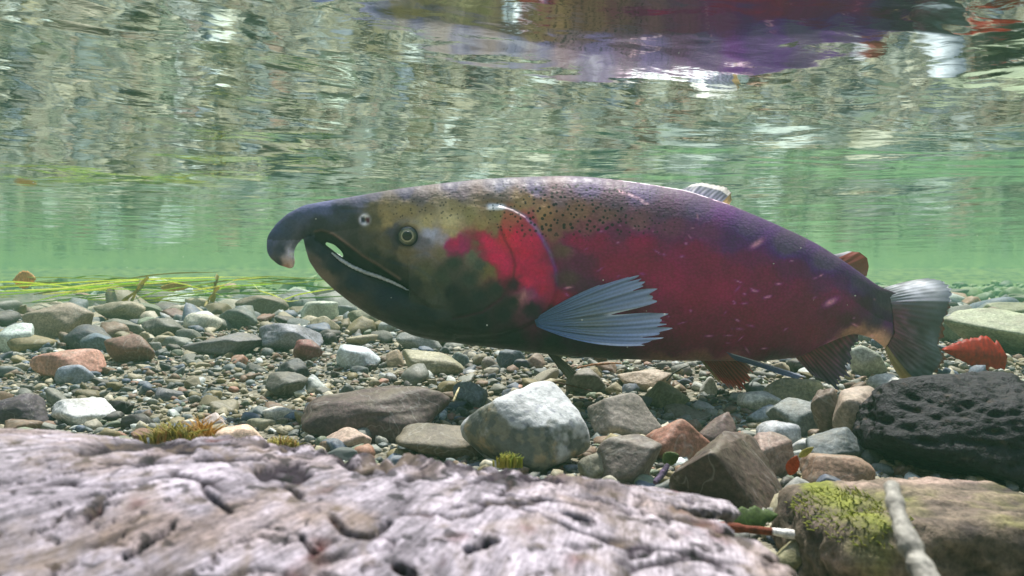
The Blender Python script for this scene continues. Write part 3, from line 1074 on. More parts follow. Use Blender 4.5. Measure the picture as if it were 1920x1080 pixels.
# preopercle crease and branchial lines
PRE = [(938, 428), (946, 448), (958, 470), (966, 495), (962, 525), (940, 560), (905, 585), (850, 598)]
p_d, _ = seg_dist(u, v, PRE)
out -= 0.0014 * np.exp(-(p_d / 3.5) ** 2)
for ln in ([(700, 610), (800, 628), (900, 640), (980, 640)], [(760, 600), (850, 617), (940, 628)]):
    b_d, _ = seg_dist(u, v, ln)
    out -= 0.0010 * np.exp(-(b_d / 3.0) ** 2)
# eye socket
EU, EVv = 765.0, 443.0
ed_ = np.hypot((u - EU) / 1.1, v - EVv)
out += 0.0022 * np.exp(-((ed_ - 25) / 7) ** 2)
out -= 0.0036 * np.exp(-(ed_ / 16) ** 4)
# cheek groove under the eye, upper jaw plate
s_d, _ = seg_dist(u, v, [(700, 452), (735, 470), (765, 480), (800, 472)])
out -= 0.0013 * np.exp(-(s_d / 4) ** 2)
MAX_ = [(600, 432), (623, 438), (650, 456), (690, 484), (730, 508), (765, 522), (800, 530), (820, 552), (826, 572), (812, 574), (790, 562), (765, 545)]
m_in = inside(u, v, [(690, 470), (740, 490), (785, 500), (812, 520), (828, 552), (828, 576), (808, 578), (785, 562), (765, 545), (735, 522), (700, 498)])
m_d, _ = seg_dist(u, v, [(690, 470), (740, 490), (785, 500), (812, 520), (828, 552), (828, 576), (808, 578), (785, 562), (765, 545)])
out += np.where(m_in, 0.0032 * np.clip(m_d / 6, 0, 1), 0)
# lip rolls
l_d, _ = seg_dist(u, v, [(585, 434), (603, 430), (625, 437), (650, 456), (680, 478), (713, 498), (745, 520)])
out += 0.0013 * np.exp(-(l_d / 4) ** 2)
# nostril pit
n_d = np.hypot(u - 684, v - 412)
out -= 0.0020 * np.exp(-(n_d / 5) ** 2)
# healing scar / dent texture on the head
out += 0.0011 * fbm(np.stack([u / 26, v / 20, side * 9], 1), 4, 9) * np.clip((1080 - u) / 60, 0, 1)
for ln in ([(650, 470), (690, 498), (730, 520)], [(720, 432), (705, 450), (712, 470)], [(800, 470), (835, 500), (845, 540), (835, 575)], [(640, 540), (700, 585), (780, 610)], [(800, 425), (850, 430), (880, 440)], [(640, 392), (690, 395)]):
    b_d, _ = seg_dist(u, v, ln)
    out -= 0.0009 * np.exp(-(b_d / 3.0) ** 2)
FV[:, 1] += side * fadev * out
FV = smooth_v(FV, 1, 0.3)

SAMP = [(1560, 548, 128, 36, 64), (1590, 572, 122, 34, 62), (1525, 565, 130, 26, 58), (1500, 540, 134, 30, 62), (1440, 520, 138, 26, 62), (1555, 605, 118, 26, 54), (1380, 515, 142, 24, 62), (1480, 600, 126, 20, 54), (1400, 590, 134, 18, 56), (1580, 530, 110, 46, 76), (1300, 560, 146, 18, 60), (1210, 620, 120, 20, 52), (1300, 630, 124, 20, 52), (1390, 630, 124, 20, 52), (1190, 500, 150, 22, 60), (1330, 490, 146, 24, 62), (1110, 590, 100, 26, 48),
    # u, v, colour of the skin there
    (510, 440, 62, 70, 104), (500, 470, 52, 58, 92), (530, 440, 66, 70, 98), (570, 400, 78, 82, 112), (610, 388, 82, 86, 118), (600, 418, 52, 52, 64), (640, 402, 62, 60, 70),
    (528, 470, 44, 46, 66), (520, 490, 36, 36, 50), (512, 498, 120, 92, 70), (536, 501, 150, 112, 84), (549, 490, 190, 160, 145), (552, 478, 185, 185, 200), (560, 462, 80, 80, 95),
    (680, 376, 88, 84, 112), (760, 361, 98, 88, 116), (850, 350, 102, 90, 116), (940, 344, 95, 90, 118), (655, 425, 58, 52, 50), (640, 440, 50, 46, 46),
    (700, 390, 118, 100, 64), (722, 395, 152, 126, 62), (760, 390, 155, 130, 66), (800, 394, 140, 118, 72), (850, 388, 152, 132, 76), (842, 412, 190, 172, 108), (880, 402, 142, 126, 62), (905, 420, 150, 124, 58),
    (725, 415, 150, 126, 66), (700, 415, 96, 84, 54), (800, 414, 168, 150, 92), (735, 436, 66, 58, 76), (745, 455, 60, 52, 62), (790, 458, 96, 90, 106), (808, 440, 152, 152, 178), (825, 448, 142, 134, 152),
    (700, 372, 92, 84, 104), (790, 372, 116, 98, 98), (860, 366, 112, 92, 100),
    (853, 452, 176, 38, 80), (870, 456, 160, 50, 90), (842, 455, 165, 45, 78), (845, 434, 172, 152, 92), (822, 472, 118, 102, 70), (900, 455, 104, 92, 50), (886, 480, 88, 92, 72),
    (760, 476, 112, 96, 70), (720, 460, 92, 80, 62), (690, 450, 72, 66, 62), (700, 478, 42, 38, 34), (740, 500, 36, 32, 32), (670, 455, 46, 42, 42),
    (850, 490, 50, 60, 50), (830, 515, 56, 60, 46), (880, 520, 46, 54, 46), (902, 497, 62, 72, 62), (916, 505, 116, 98, 42), (870, 570, 24, 27, 30), (800, 585, 24, 25, 30), (815, 548, 62, 58, 40),
    (795, 512, 84, 78, 46), (820, 565, 66, 66, 58), (780, 530, 34, 32, 32), (845, 545, 26, 28, 32),
    (584, 455, 22, 22, 34), (600, 475, 26, 26, 38), (590, 488, 80, 62, 54), (612, 518, 96, 76, 62), (625, 500, 28, 28, 40), (660, 535, 22, 26, 46), (655, 562, 70, 52, 44), (720, 560, 22, 26, 46), (700, 590, 50, 38, 36),
    (760, 595, 26, 25, 32), (740, 545, 18, 22, 40), (840, 620, 34, 30, 30), (900, 600, 20, 20, 28), (960, 632, 24, 22, 26), (900, 640, 40, 32, 28), (820, 634, 46, 36, 30),
    (918, 455, 204, 30, 78), (932, 482, 200, 30, 78), (950, 503, 190, 35, 80), (906, 452, 190, 40, 78), (968, 448, 200, 36, 66), (950, 440, 196, 66, 60), (990, 480, 200, 28, 66), (1008, 512, 190, 25, 66), (1012, 540, 172, 24, 58),
    (988, 528, 188, 34, 66), (975, 505, 180, 34, 66), (1000, 455, 190, 44, 66), (930, 408, 132, 116, 56), (960, 412, 166, 112, 60), (985, 428, 164, 88, 60), (925, 432, 130, 105, 56), (955, 424, 170, 105, 62),
    (985, 556, 156, 114, 98), (992, 552, 130, 80, 80), (930, 545, 40, 42, 40), (962, 565, 30, 30, 36), (900, 555, 30, 35, 38), (945, 585, 22, 22, 30), (1000, 580, 40, 25, 34), (965, 530, 60, 34, 40),
    (1060, 425, 110, 88, 62), (1058, 470, 96, 76, 62), (1064, 525, 84, 64, 60), (1078, 452, 152, 40, 60), (1056, 560, 150, 30, 55), (1062, 590, 108, 22, 45), (1092, 500, 108, 52, 56), (1100, 540, 92, 52, 56),
    (1035, 440, 120, 92, 62), (1035, 590, 90, 20, 40),
    (940, 366, 118, 98, 84), (980, 380, 142, 120, 66), (1020, 400, 142, 120, 62), (1080, 400, 126, 106, 70), (1140, 402, 120, 95, 75), (1200, 412, 116, 86, 75), (1260, 424, 124, 80, 75), (1025, 420, 130, 104, 62), (1320, 436, 124, 74, 80),
    (1000, 350, 95, 90, 120), (1100, 352, 92, 88, 122), (1200, 366, 88, 80, 118), (1300, 392, 86, 72, 108), (1400, 428, 86, 66, 102), (1480, 458, 86, 72, 110), (1550, 492, 90, 76, 115), (1610, 532, 92, 70, 105), (1660, 562, 86, 74, 104),
    (1050, 375, 112, 100, 96), (1150, 382, 100, 84, 98), (1250, 400, 100, 76, 92), (1380, 455, 108, 60, 84), (1160, 432, 126, 66, 66), (1100, 425, 124, 84, 64),
    (1120, 452, 150, 34, 60), (1200, 455, 150, 26, 60), (1300, 466, 142, 27, 62), (1400, 486, 126, 30, 66), (1480, 505, 118, 35, 66), (1540, 535, 116, 40, 70), (1150, 500, 150, 20, 60), (1250, 520, 156, 18, 65),
    (1350, 540, 148, 18, 62), (1450, 560, 132, 20, 60), (1550, 580, 116, 25, 55), (1250, 590, 138, 15, 60), (1350, 610, 132, 15, 58), (1450, 630, 116, 18, 50), (1520, 620, 120, 25, 50), (1590, 600, 92, 22, 42),
    (1620, 572, 98, 32, 56), (1640, 605, 64, 40, 58), (1150, 560, 130, 20, 58), (1500, 590, 122, 22, 54),
    (1080, 632, 62, 26, 36), (1150, 640, 80, 26, 40), (1250, 650, 112, 24, 50), (1350, 652, 118, 24, 50), (1430, 660, 118, 30, 50), (1040, 640, 32, 22, 26), (1250, 675, 125, 94, 62), (1130, 670, 62, 46, 36), (1371, 675, 140, 104, 74),
    (1450, 676, 90, 50, 50), (1030, 662, 46, 38, 32), (1310, 676, 135, 100, 70), (1600, 622, 150, 125, 95), (1640, 632, 170, 150, 115), (1665, 600, 100, 42, 72), (1690, 620, 84, 56, 80), (1700, 590, 84, 76, 96), (1690, 565, 110, 110, 118), (1730, 570, 120, 120, 128), (1725, 620, 56, 56, 66), (1690, 655, 52, 50, 62), (1650, 645, 168, 150, 112), (1668, 664, 175, 155, 115), (1690, 688, 170, 150, 110), (1720, 690, 56, 58, 70)]


def paint(u, v):
    q = np.stack([u / 30, v / 30, np.zeros(len(u))], 1)
    wu = u + 9 * fbm(q, 3, 31) + 4 * fbm(q * 4, 2, 35)
    wv = v + 7 * fbm(q + 40, 3, 32) + 4 * fbm(q * 4 + 9, 2, 36)
    num = np.zeros((len(u), 3))
    den = np.zeros(len(u))
    for s in SAMP:
        d2 = (wu - s[0]) ** 2 * (0.55 if s[0] > 1050 else 1.0) + (wv - s[1]) ** 2 + 30
        wgt = 1 / d2 ** 1.9
        num += wgt[:, None] * lin(s[2:])
        den += wgt
    return num / den[:, None]


u, v, dc = fish_uv(FV)
FC = paint(u, v)
q = np.stack([u / 14, v / 14, np.zeros(len(u))], 1)
# gill margin line
g_d, g_t = seg_dist(u, v, GILL)
g_in = inside(u, v, GILLPOLY)
sd = np.where(g_in, g_d, -g_d)
mm = np.exp(-((sd + 0.5) / 3.4) ** 2) * np.clip((0.62 - g_t) * 4, 0, 1) * 0.6
FC = FC * (1 - mm[:, None]) + lin((112, 112, 142)) * mm[:, None]
wh = np.exp(-((u - 930) / 15) ** 4 - ((v - 388) / 5.5) ** 4)
FC = FC * (1 - wh[:, None]) + lin((225, 232, 240)) * wh[:, None]
p_d, _ = seg_dist(u, v, PRE)
pm = np.exp(-(p_d / 2.6) ** 2) * 0.55
FC = FC * (1 - pm[:, None]) + lin((70, 30, 40)) * pm[:, None]
# the mouth is black inside
lipv = np.interp(u, LIP[:, 0], LIP[:, 1])
thick = np.abs(FV[:, 1] - dc) / (np.interp(u, HW[:, 0], HW[:, 1]) / F * dc)
jawtop = np.interp(u, [596, 613, 647, 680, 713, 747, 767], [450, 463, 493, 510, 521, 534, 543])
inm = (u > 590) & (u < 770) & (v > lipv - 4) & (v < jawtop + 2)
FC[inm] = lin((16, 14, 18))
# tan stripe along the upper lip, the gum line of the lower jaw
l_d, _ = seg_dist(u, v, [(590, 434), (603, 431), (625, 438), (650, 456), (680, 479), (713, 499), (750, 523)])
lm = np.exp(-(l_d / 2.6) ** 2) * 0.75
FC = FC * (1 - lm[:, None]) + lin((118, 92, 78)) * lm[:, None]
# nostril rim and its openings
n_d = np.hypot((u - 684) / 0.95, v - 412)
nm = np.exp(-((n_d - 7.5) / 3.6) ** 2)[:, None]
FC = FC * (1 - nm) + lin((225, 225, 235)) * nm
for (cu, cv, cc_, rr) in ((680, 412, (22, 26, 60), 4.0), (690, 413, (90, 30, 40), 4.2)):
    k = np.exp(-(((u - cu) / rr) ** 4 + ((v - cv) / (rr * 1.6)) ** 4))[:, None]
    FC = FC * (1 - k) + lin(cc_) * k
# grazes on the flank and back
rg = np.random.RandomState(12)
for k in range(70):
    cu, cv = rg.uniform(1060, 1640), rg.uniform(360, 660)
    if k < 9:
        cu, cv = rg.normal(1380, 12), rg.uniform(540, 640)
    a, L, W = rg.normal(0, 0.5), rg.uniform(1.5, 7), rg.uniform(0.8, 2.0)
    if k in (10, 11, 12):
        L, W = 13, 5
    du, dv = u - cu, v - cv
    x1, y1 = du * math.cos(a) + dv * math.sin(a), -du * math.sin(a) + dv * math.cos(a)
    kk = (np.exp(-((x1 / L) ** 2 + (y1 / W) ** 2)) * rg.uniform(0.35, 0.9))[:, None]
    FC = FC * (1 - kk) + lin((190, 150, 150)) * kk
sc_d, _ = seg_dist(u, v, [(1160, 358), (1180, 365), (1200, 374), (1213, 383)])
kk = np.exp(-(sc_d / 2.6) ** 2)[:, None] * (0.4 + 0.6 * (vnoise(q * 3, 8) > 0)[:, None])
FC = FC * (1 - kk) + lin((190, 172, 170)) * kk
# worn white skin along the ridge of the back, with sunlit glare painted in
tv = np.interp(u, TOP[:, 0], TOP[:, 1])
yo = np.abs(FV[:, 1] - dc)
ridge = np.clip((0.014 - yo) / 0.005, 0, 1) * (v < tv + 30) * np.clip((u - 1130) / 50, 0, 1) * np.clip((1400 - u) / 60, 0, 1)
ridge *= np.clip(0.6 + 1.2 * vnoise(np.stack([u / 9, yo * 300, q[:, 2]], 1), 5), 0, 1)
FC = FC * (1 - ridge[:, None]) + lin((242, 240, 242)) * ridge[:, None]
# darker blotches
bl = fbm(np.stack([u / 40, v / 55, q[:, 2]], 1), 4, 61)
FC = FC * (1 + 0.22 * bl[:, None])
top_ = np.clip((0.030 - np.abs(FV[:, 1] - dc)) / 0.02, 0, 1) * (v < tv + 60)
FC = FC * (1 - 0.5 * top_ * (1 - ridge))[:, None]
spot = np.exp(-(((u - 1080) / 230) ** 4)) * np.clip((470 - v) / 40, 0, 1) * np.clip((v - 335) / 12, 0, 1)
spot = np.where((u < 915), 0.7 * np.clip((430 - v) / 25, 0, 1) * np.clip((u - 690) / 20, 0, 1) * (v > 362), spot)
scl = np.clip((u - 1045) / 30, 0, 1) * np.clip((1640 - u) / 40, 0, 1)

salmon = bpy.data.objects.new('salmon', None)
COL.objects.link(salmon)
base_pt = np.array([P(1130, 676, .7)[0], 0.70, P(1130, 676, .7)[2]])
salmon.location = base_pt
tag(salmon, 'male salmon with crimson flank, dark head and hooked jaws gliding over the gravel', 'fish')


def fpart(name, V, Fc, mat, col, parent=salmon, extra=None, label=None, pbase=None):
    V = np.asarray(V) - base_pt
    o = mk(name, V, Fc, mat, col=col, extra=extra)
    if pbase is not None:      # a sub-part: parent has its own origin
        pass
    o.parent = parent
    if label:
        o['label'] = label
    return o


redm = np.clip((FC[:, 0] - 1.6 * FC[:, 1]) / (FC[:, 0] + 1e-6) * 1.6, 0, 1)[:, None]
hd = np.clip((1010 - u) / 60, 0, 1)[:, None]
FC = (2.0 - 0.35 * hd) * np.maximum(FC, 0.001) ** (1.27 - 0.17 * hd)
sn = np.clip((690 - u) / 50, 0, 1)[:, None] * np.clip((500 - v) / 70, 0, 1)[:, None]
FC = FC * (1 + sn * np.array([.45, .45, .9]))
lum = FC.mean(1, keepdims=True)
FC = FC + (lum - FC) * 0.30 * (1 - redm)
pw = np.clip((u - 940) / 120, 0, 1)[:, None] * (1 - redm)
FC = FC * (1 + pw * np.array([0.30, -0.10, 0.05]))
FC = FC * (1 - redm + redm * np.concatenate([0.70 + 0.14 * hd, 0.26 + 0.08 * hd, 1.85 - 0.75 * hd], 1))
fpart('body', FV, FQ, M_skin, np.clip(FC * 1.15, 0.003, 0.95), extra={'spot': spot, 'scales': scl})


def near_y(uu, vv):
    """distance of the camera-side skin at a photo pixel"""
    m = (np.abs(u - uu) < 4) & (np.abs(v - vv) < 4) & (FV[:, 1] < dc)
    return FV[m, 1].min() if m.any() else 0.66


# eye: ball with iris rings; pupil as its child
def eyes():
    ys = near_y(EU + 30, EVv)
    D4, F4 = ICO[5]
    for s in (-1, 1):
        yk = ys + 0.0035
        rad = 19 / F * yk
        c = P(EU, EVv, yk)
        V = D4 * [rad, rad * 0.62, rad]
        rr = np.hypot(D4[:, 0], D4[:, 2])
        n = fbm(np.stack([np.arctan2(D4[:, 2], D4[:, 0]) * 3, rr * 9, rr * 0], 1), 3, 3) * 2
        rr = rr * (1 + .07 * n)
        col = np.where(rr[:, None] < 0.42, lin((18, 18, 20)), lin((170, 165, 140)) * (1 + 0.2 * n[:, None]))
        col = np.where((rr[:, None] > 0.62), lin((92, 92, 74)) * (1 + 0.35 * n[:, None]), col)
        col = np.where((rr[:, None] > 0.84), lin((44, 40, 52)), col)
        cc = c.copy()
        if s == 1:
            cc[1] = 2 * 0.70 - c[1]
            V = V * [1, -1, 1]
        e = fpart('eye', V + cc, F4, M_eye, col)
        pr = rad * 0.46
        Vp = D4 * [pr * np.where(D4[:, :1] < 0, 1.12, 1.0).ravel().mean(), pr * 0.35, pr] + cc + [0, s * rad * 0.565, 0]
        o = mk('pupil', Vp - base_pt, F4, M_eye, col=np.tile(lin((9, 9, 12)), (len(Vp), 1)))
        o.parent = e


t = NT('eye_surface')
M_eye = t.out(t.n('BsdfPrincipled', {'Base Color': t.n('Attribute', attribute_name='Col').outputs['Color'], 'Roughness': 0.25, 'Specular IOR Level': 0.35, 'Coat Weight': 0.25, 'Coat Roughness': 0.03}).outputs[0])
eyes()


# teeth: pale serrated strip along each side of the lower jaw
def teeth():
    pl = np.array([(622, 474), (640, 488), (660, 500), (685, 511), (710, 519), (735, 529), (752, 537), (765, 544)], float)
    ss = np.linspace(0, len(pl) - 1, 120)
    uu = np.interp(ss, np.arange(len(pl)), pl[:, 0])
    vv = np.interp(ss, np.arange(len(pl)), pl[:, 1])
    for s in (-1, 1):
        pts, rad = [], []
        for k in range(len(ss)):
            yk = near_y(uu[k], vv[k] + 3) + 0.0006
            p = P(uu[k], vv[k], yk)
            if s == 1:
                p[1] = 1.40 - p[1]
            pts.append(p)
        pts = np.array(pts)
        yy = np.convolve(np.pad(pts[:, 1], 8, 'edge'), np.ones(17) / 17, 'valid')
        pts[:, 1] = yy
        # saw-tooth crest
        saw = np.abs(((np.arange(len(ss)) / 5.0) % 1) * 2 - 1) * (0.6 + 0.8 * np.abs(np.sin(np.arange(len(ss)) * 1.7)))
        env = np.interp(ss, [0, 1, 4, 6, 7], [0.45, 1, 1, 0.7, 0.25])
        V, Fc = tube(pts, 0.0017 * env * (0.80 + 0.35 * saw), 8)
        col = lin((190, 195, 200)) * (1 + .5 * fbm(V * 400, 2, 6)[:, None])
        fpart('teeth', V, Fc, M_tooth, col)


teeth()


# generic fin: rays fan out from the base line to the tip line
def fin(name, base, tips, yb, yt, nr, cfun, sag=lambda s: 0, cut=lambda s: 0, ridge=0.0006, web=0.05, m=26, label=None, thick=0.0007, parent=None, seed=1, bend=0.0):
    base, tips = np.asarray(base, float), np.asarray(tips, float)
    rr = np.random.RandomState(seed)
    per = 6
    nc = nr * per + 1
    sb, stt = np.linspace(0, 1, len(base)), np.linspace(0, 1, len(tips))
    rag = rr.uniform(-1, 1, nr + 1)
    V, C = [], []
    for i in range(nc):
        s = i / (nc - 1)
        f = (i % per) / per
        isray = 0.5 + 0.5 * math.cos(2 * math.pi * f)
        b = np.array([np.interp(s, sb, base[:, 0]), np.interp(s, sb, base[:, 1])])
        tp = np.array([np.interp(s, stt, tips[:, 0]), np.interp(s, stt, tips[:, 1])])
        Lf = 1 - web * (1 - isray) - cut(s) + web * 0.9 * np.interp(s * nr, np.arange(nr + 1), rag)
        d = tp - b
        nrm = np.array([-d[1], d[0]]) / (np.hypot(*d) + 1e-9)
        for j in range(m + 1):
            q = j / m * Lf
            p = b + d * q + nrm * sag(s) * 4 * q * (1 - q * 0.75) * 0.5
            yy = (yb[0] + (yb[1] - yb[0]) * s) * (1 - q) + (yt(s) if callable(yt) else (yt[0] + (yt[1] - yt[0]) * s)) * q + bend * math.sin(math.pi * q)
            yy -= ridge * isray * min(1, q * 4) * (1.2 - q) + 0.0004 * math.sin(s * 40 + q * 5)
            V.append(P(p[0], p[1], yy))
            C.append(cfun(s, q, isray))
    V = np.array(V)
    n1 = m + 1
    N = len(V)
    V2 = V + [0, thick, 0]
    a = np.arange(nc * n1).reshape(nc, n1)
    Q = np.stack([a[:-1, :-1].ravel(), a[1:, :-1].ravel(), a[1:, 1:].ravel(), a[:-1, 1:].ravel()], 1)
    rim = np.concatenate([a[:, 0], a[-1, 1:], a[::-1, -1][1:], a[0, ::-1][1:-1]])
    R2 = np.roll(rim, -1)
    S_ = np.stack([rim, R2, R2 + N, rim + N], 1)
    Fc = np.concatenate([Q, Q[:, ::-1] + N, S_])
    C = np.array([lin(np.clip(c, 0, 255)) for c in C])
    return fpart(name, np.vstack([V, V2]), Fc, M_fin, np.vstack([C, C]), parent=parent or salmon, label=label)


def mixc(a, b, k):
    k = min(max(k, 0), 1)
    return np.array(a, float) * (1 - k) + np.array(b, float) * k


def c_pect(s, q, r_):
    c = mixc((116, 148, 206), (212, 222, 248), q)
    c = mixc(c, (170, 176, 165), 0.6 * math.exp(-((q - .42) / .16) ** 2) * math.exp(-((s - .6) / .25) ** 2))
    c = c * (0.86 + 0.2 * r_) * (0.9 + 0.14 * math.sin(s * 53) * math.sin(s * 19 + q * 3))
    if s > 0.97:
        c = mixc(c, (225, 230, 245), np.clip((q - .45) * 6, 0, 1))
    if 0.485 < s < 0.53 and q > .55:
        c = np.array((225, 230, 240.))
    return c


yn = near_y(1010, 604)
fin('pectoral_fin', [(1002, 598), (1004, 605), (1006, 612)],
    [(1176, 527), (1196, 523), (1212, 529), (1228, 539), (1242, 555), (1247, 577), (1254, 593), (1254, 606), (1246, 618), (1218, 628)],
    (yn - .002, yn - .002), (yn - .006, yn - .050), 17, c_pect,
    sag=lambda s: -20 + 58 * s, cut=lambda s: 0.36 * math.exp(-((s - .515) / .026) ** 2) + .03 * abs(math.sin(s * 21)) + 0.13 * math.exp(-((s - .86) / .012) ** 2) + 0.16 * math.exp(-((s - .30) / .012) ** 2) + 0.12 * math.exp(-((s - .16) / .01) ** 2) + 0.10 * math.exp(-((s - .72) / .012) ** 2),
    web=0.045, label='ragged blue-grey pectoral fin spread over the flank', ridge=0.0011, seed=4, bend=-.006)
fin('pectoral_fin', [(1022, 658), (1036, 664), (1048, 668)], [(1068, 716), (1082, 720), (1098, 712)], (.735, .735), (.75, .75), 8,
    lambda s, q, r_: mixc((80, 72, 66), (150, 158, 150), q) * (.8 + .3 * r_) if s > .2 else mixc((60, 50, 40), (130, 130, 110), q), label='far pectoral fin hanging below the breast')


def c_pelv(s, q, r_):
    c = mixc((110, 114, 158), (150, 162, 205), q) * (.8 + .3 * r_)
    return mixc(c, (225, 225, 235), 0.9) if (s < 0.14 and q > .05) else c


fin('pelvic_fin', [(1362, 660), (1372, 670), (1380, 676)], [(1512, 708), (1500, 714), (1470, 706)], (.672, .672), (.64, .645), 9, c_pelv,
    sag=lambda s: -3, label='narrow blue pelvic fin with a white edge')
fin('pelvic_fin', [(1310, 672), (1345, 676), (1392, 676)], [(1352, 722), (1378, 738), (1398, 742), (1410, 716), (1412, 690)], (.715, .715), (.735, .735), 14,
    lambda s, q, r_: (mixc((165, 56, 62), (180, 96, 92), q) * (.65 + .45 * r_) if s > .1 else mixc((150, 120, 85), (160, 140, 105), q)), web=.14,
    label='ragged reddish pelvic fin on the far side', ridge=.0009, cut=lambda s: .12 * abs(math.sin(s * 17)))
fin('anal_fin', [(1490, 668), (1530, 650), (1600, 618)], [(1530, 712), (1556, 728), (1590, 736), (1604, 715), (1598, 690), (1606, 664), (1612, 628)], (.729, .745), (.732, .755), 16,
    lambda s, q, r_: mixc((140, 34, 66), (92, 80, 118), q * 1.1) * (.7 + .4 * r_) * (1 + .3 * float(vnoise(np.array([[s * 12, q * 6, .4]]), 5)[0])), web=.10, cut=lambda s: .05 + .16 * abs(math.sin(s * 13)),
    label='dark maroon ragged anal fin', ridge=.0009, seed=7)


def c_dors(s, q, r_):
    c = mixc((150, 142, 170), (120, 125, 130), q) * (.75 + .35 * r_)
    if q > .66:
        c = mixc(c, (248, 242, 235), 1)
    if s > .85:
        c = mixc(c, (200, 160, 100), .85)
    return c


fin('dorsal_fin', [(1268, 356), (1300, 362), (1335, 374), (1366, 386)], [(1284, 354), (1298, 345), (1320, 341), (1345, 346), (1362, 350), (1371, 360), (1372, 376)], (.697, .705), (.728, .740), 13, c_dors,
    web=.06, label='short worn dorsal fin with a white margin', ridge=.0008, thick=.0022)
fin('adipose_fin', [(1556, 477), (1578, 492), (1606, 511)], [(1572, 476), (1592, 471), (1612, 473), (1626, 484), (1629, 500), (1625, 518)], (.738, .748), (.765, .770), 8,
    lambda s, q, r_: mixc((140, 62, 56), (150, 70, 50), q) if (s > .25) else mixc((120, 110, 130), (215, 212, 215), q), web=.0, label='small reddish brown adipose fin', thick=.003, ridge=.0002)


def c_caud(s, q, r_):
    n = 0.5 + 0.5 * float(vnoise(np.array([[s * 9, q * 5, 0.3]]), 3)[0]) + 0.3 * float(vnoise(np.array([[s * 40, q * 9, 0.3]]), 4)[0])
    if s < .46:
        c = mixc((228, 228, 232), (170, 174, 186), s / .34) * (.75 + .45 * n)
        c = mixc(c, (96, 104, 118), .7 * max(0, min(1, (q - .72) * 5)))
        c = mixc(c, mixc((130, 66, 96), (104, 110, 122), q * 1.3) * (.62 + .7 * n), (s - .24 + .12 * (n - .5)) / .2)
    else:
        c = mixc((130, 66, 96), (104, 110, 122), q * 1.3) * (.62 + .7 * n)
    if s > .93:
        c = np.array((185, 162, 118.))
    if q > .93 and .3 < s < .8:
        c = np.array((140, 78, 56.))
    return c * (.92 + .1 * r_)


fin('caudal_fin', [(1656, 541), (1672, 570), (1678, 625), (1660, 655)],
    [(1745, 525), (1775, 529), (1792, 545), (1786, 578), (1772, 612), (1764, 650), (1776, 672), (1764, 694), (1735, 712), (1704, 722)],
    (.7615, .7600), lambda s: float(np.interp(s, [0, .3, .45, 1], [.870, .790, .783, .775])), 24, c_caud, sag=lambda s: -8 + 16 * s, web=.04, label='tail fin with a silvery upper lobe and dark lower lobe', ridge=.0012, thick=.0016, cut=lambda s: .03 * abs(math.sin(s * 19)), seed=9, bend=-.004)


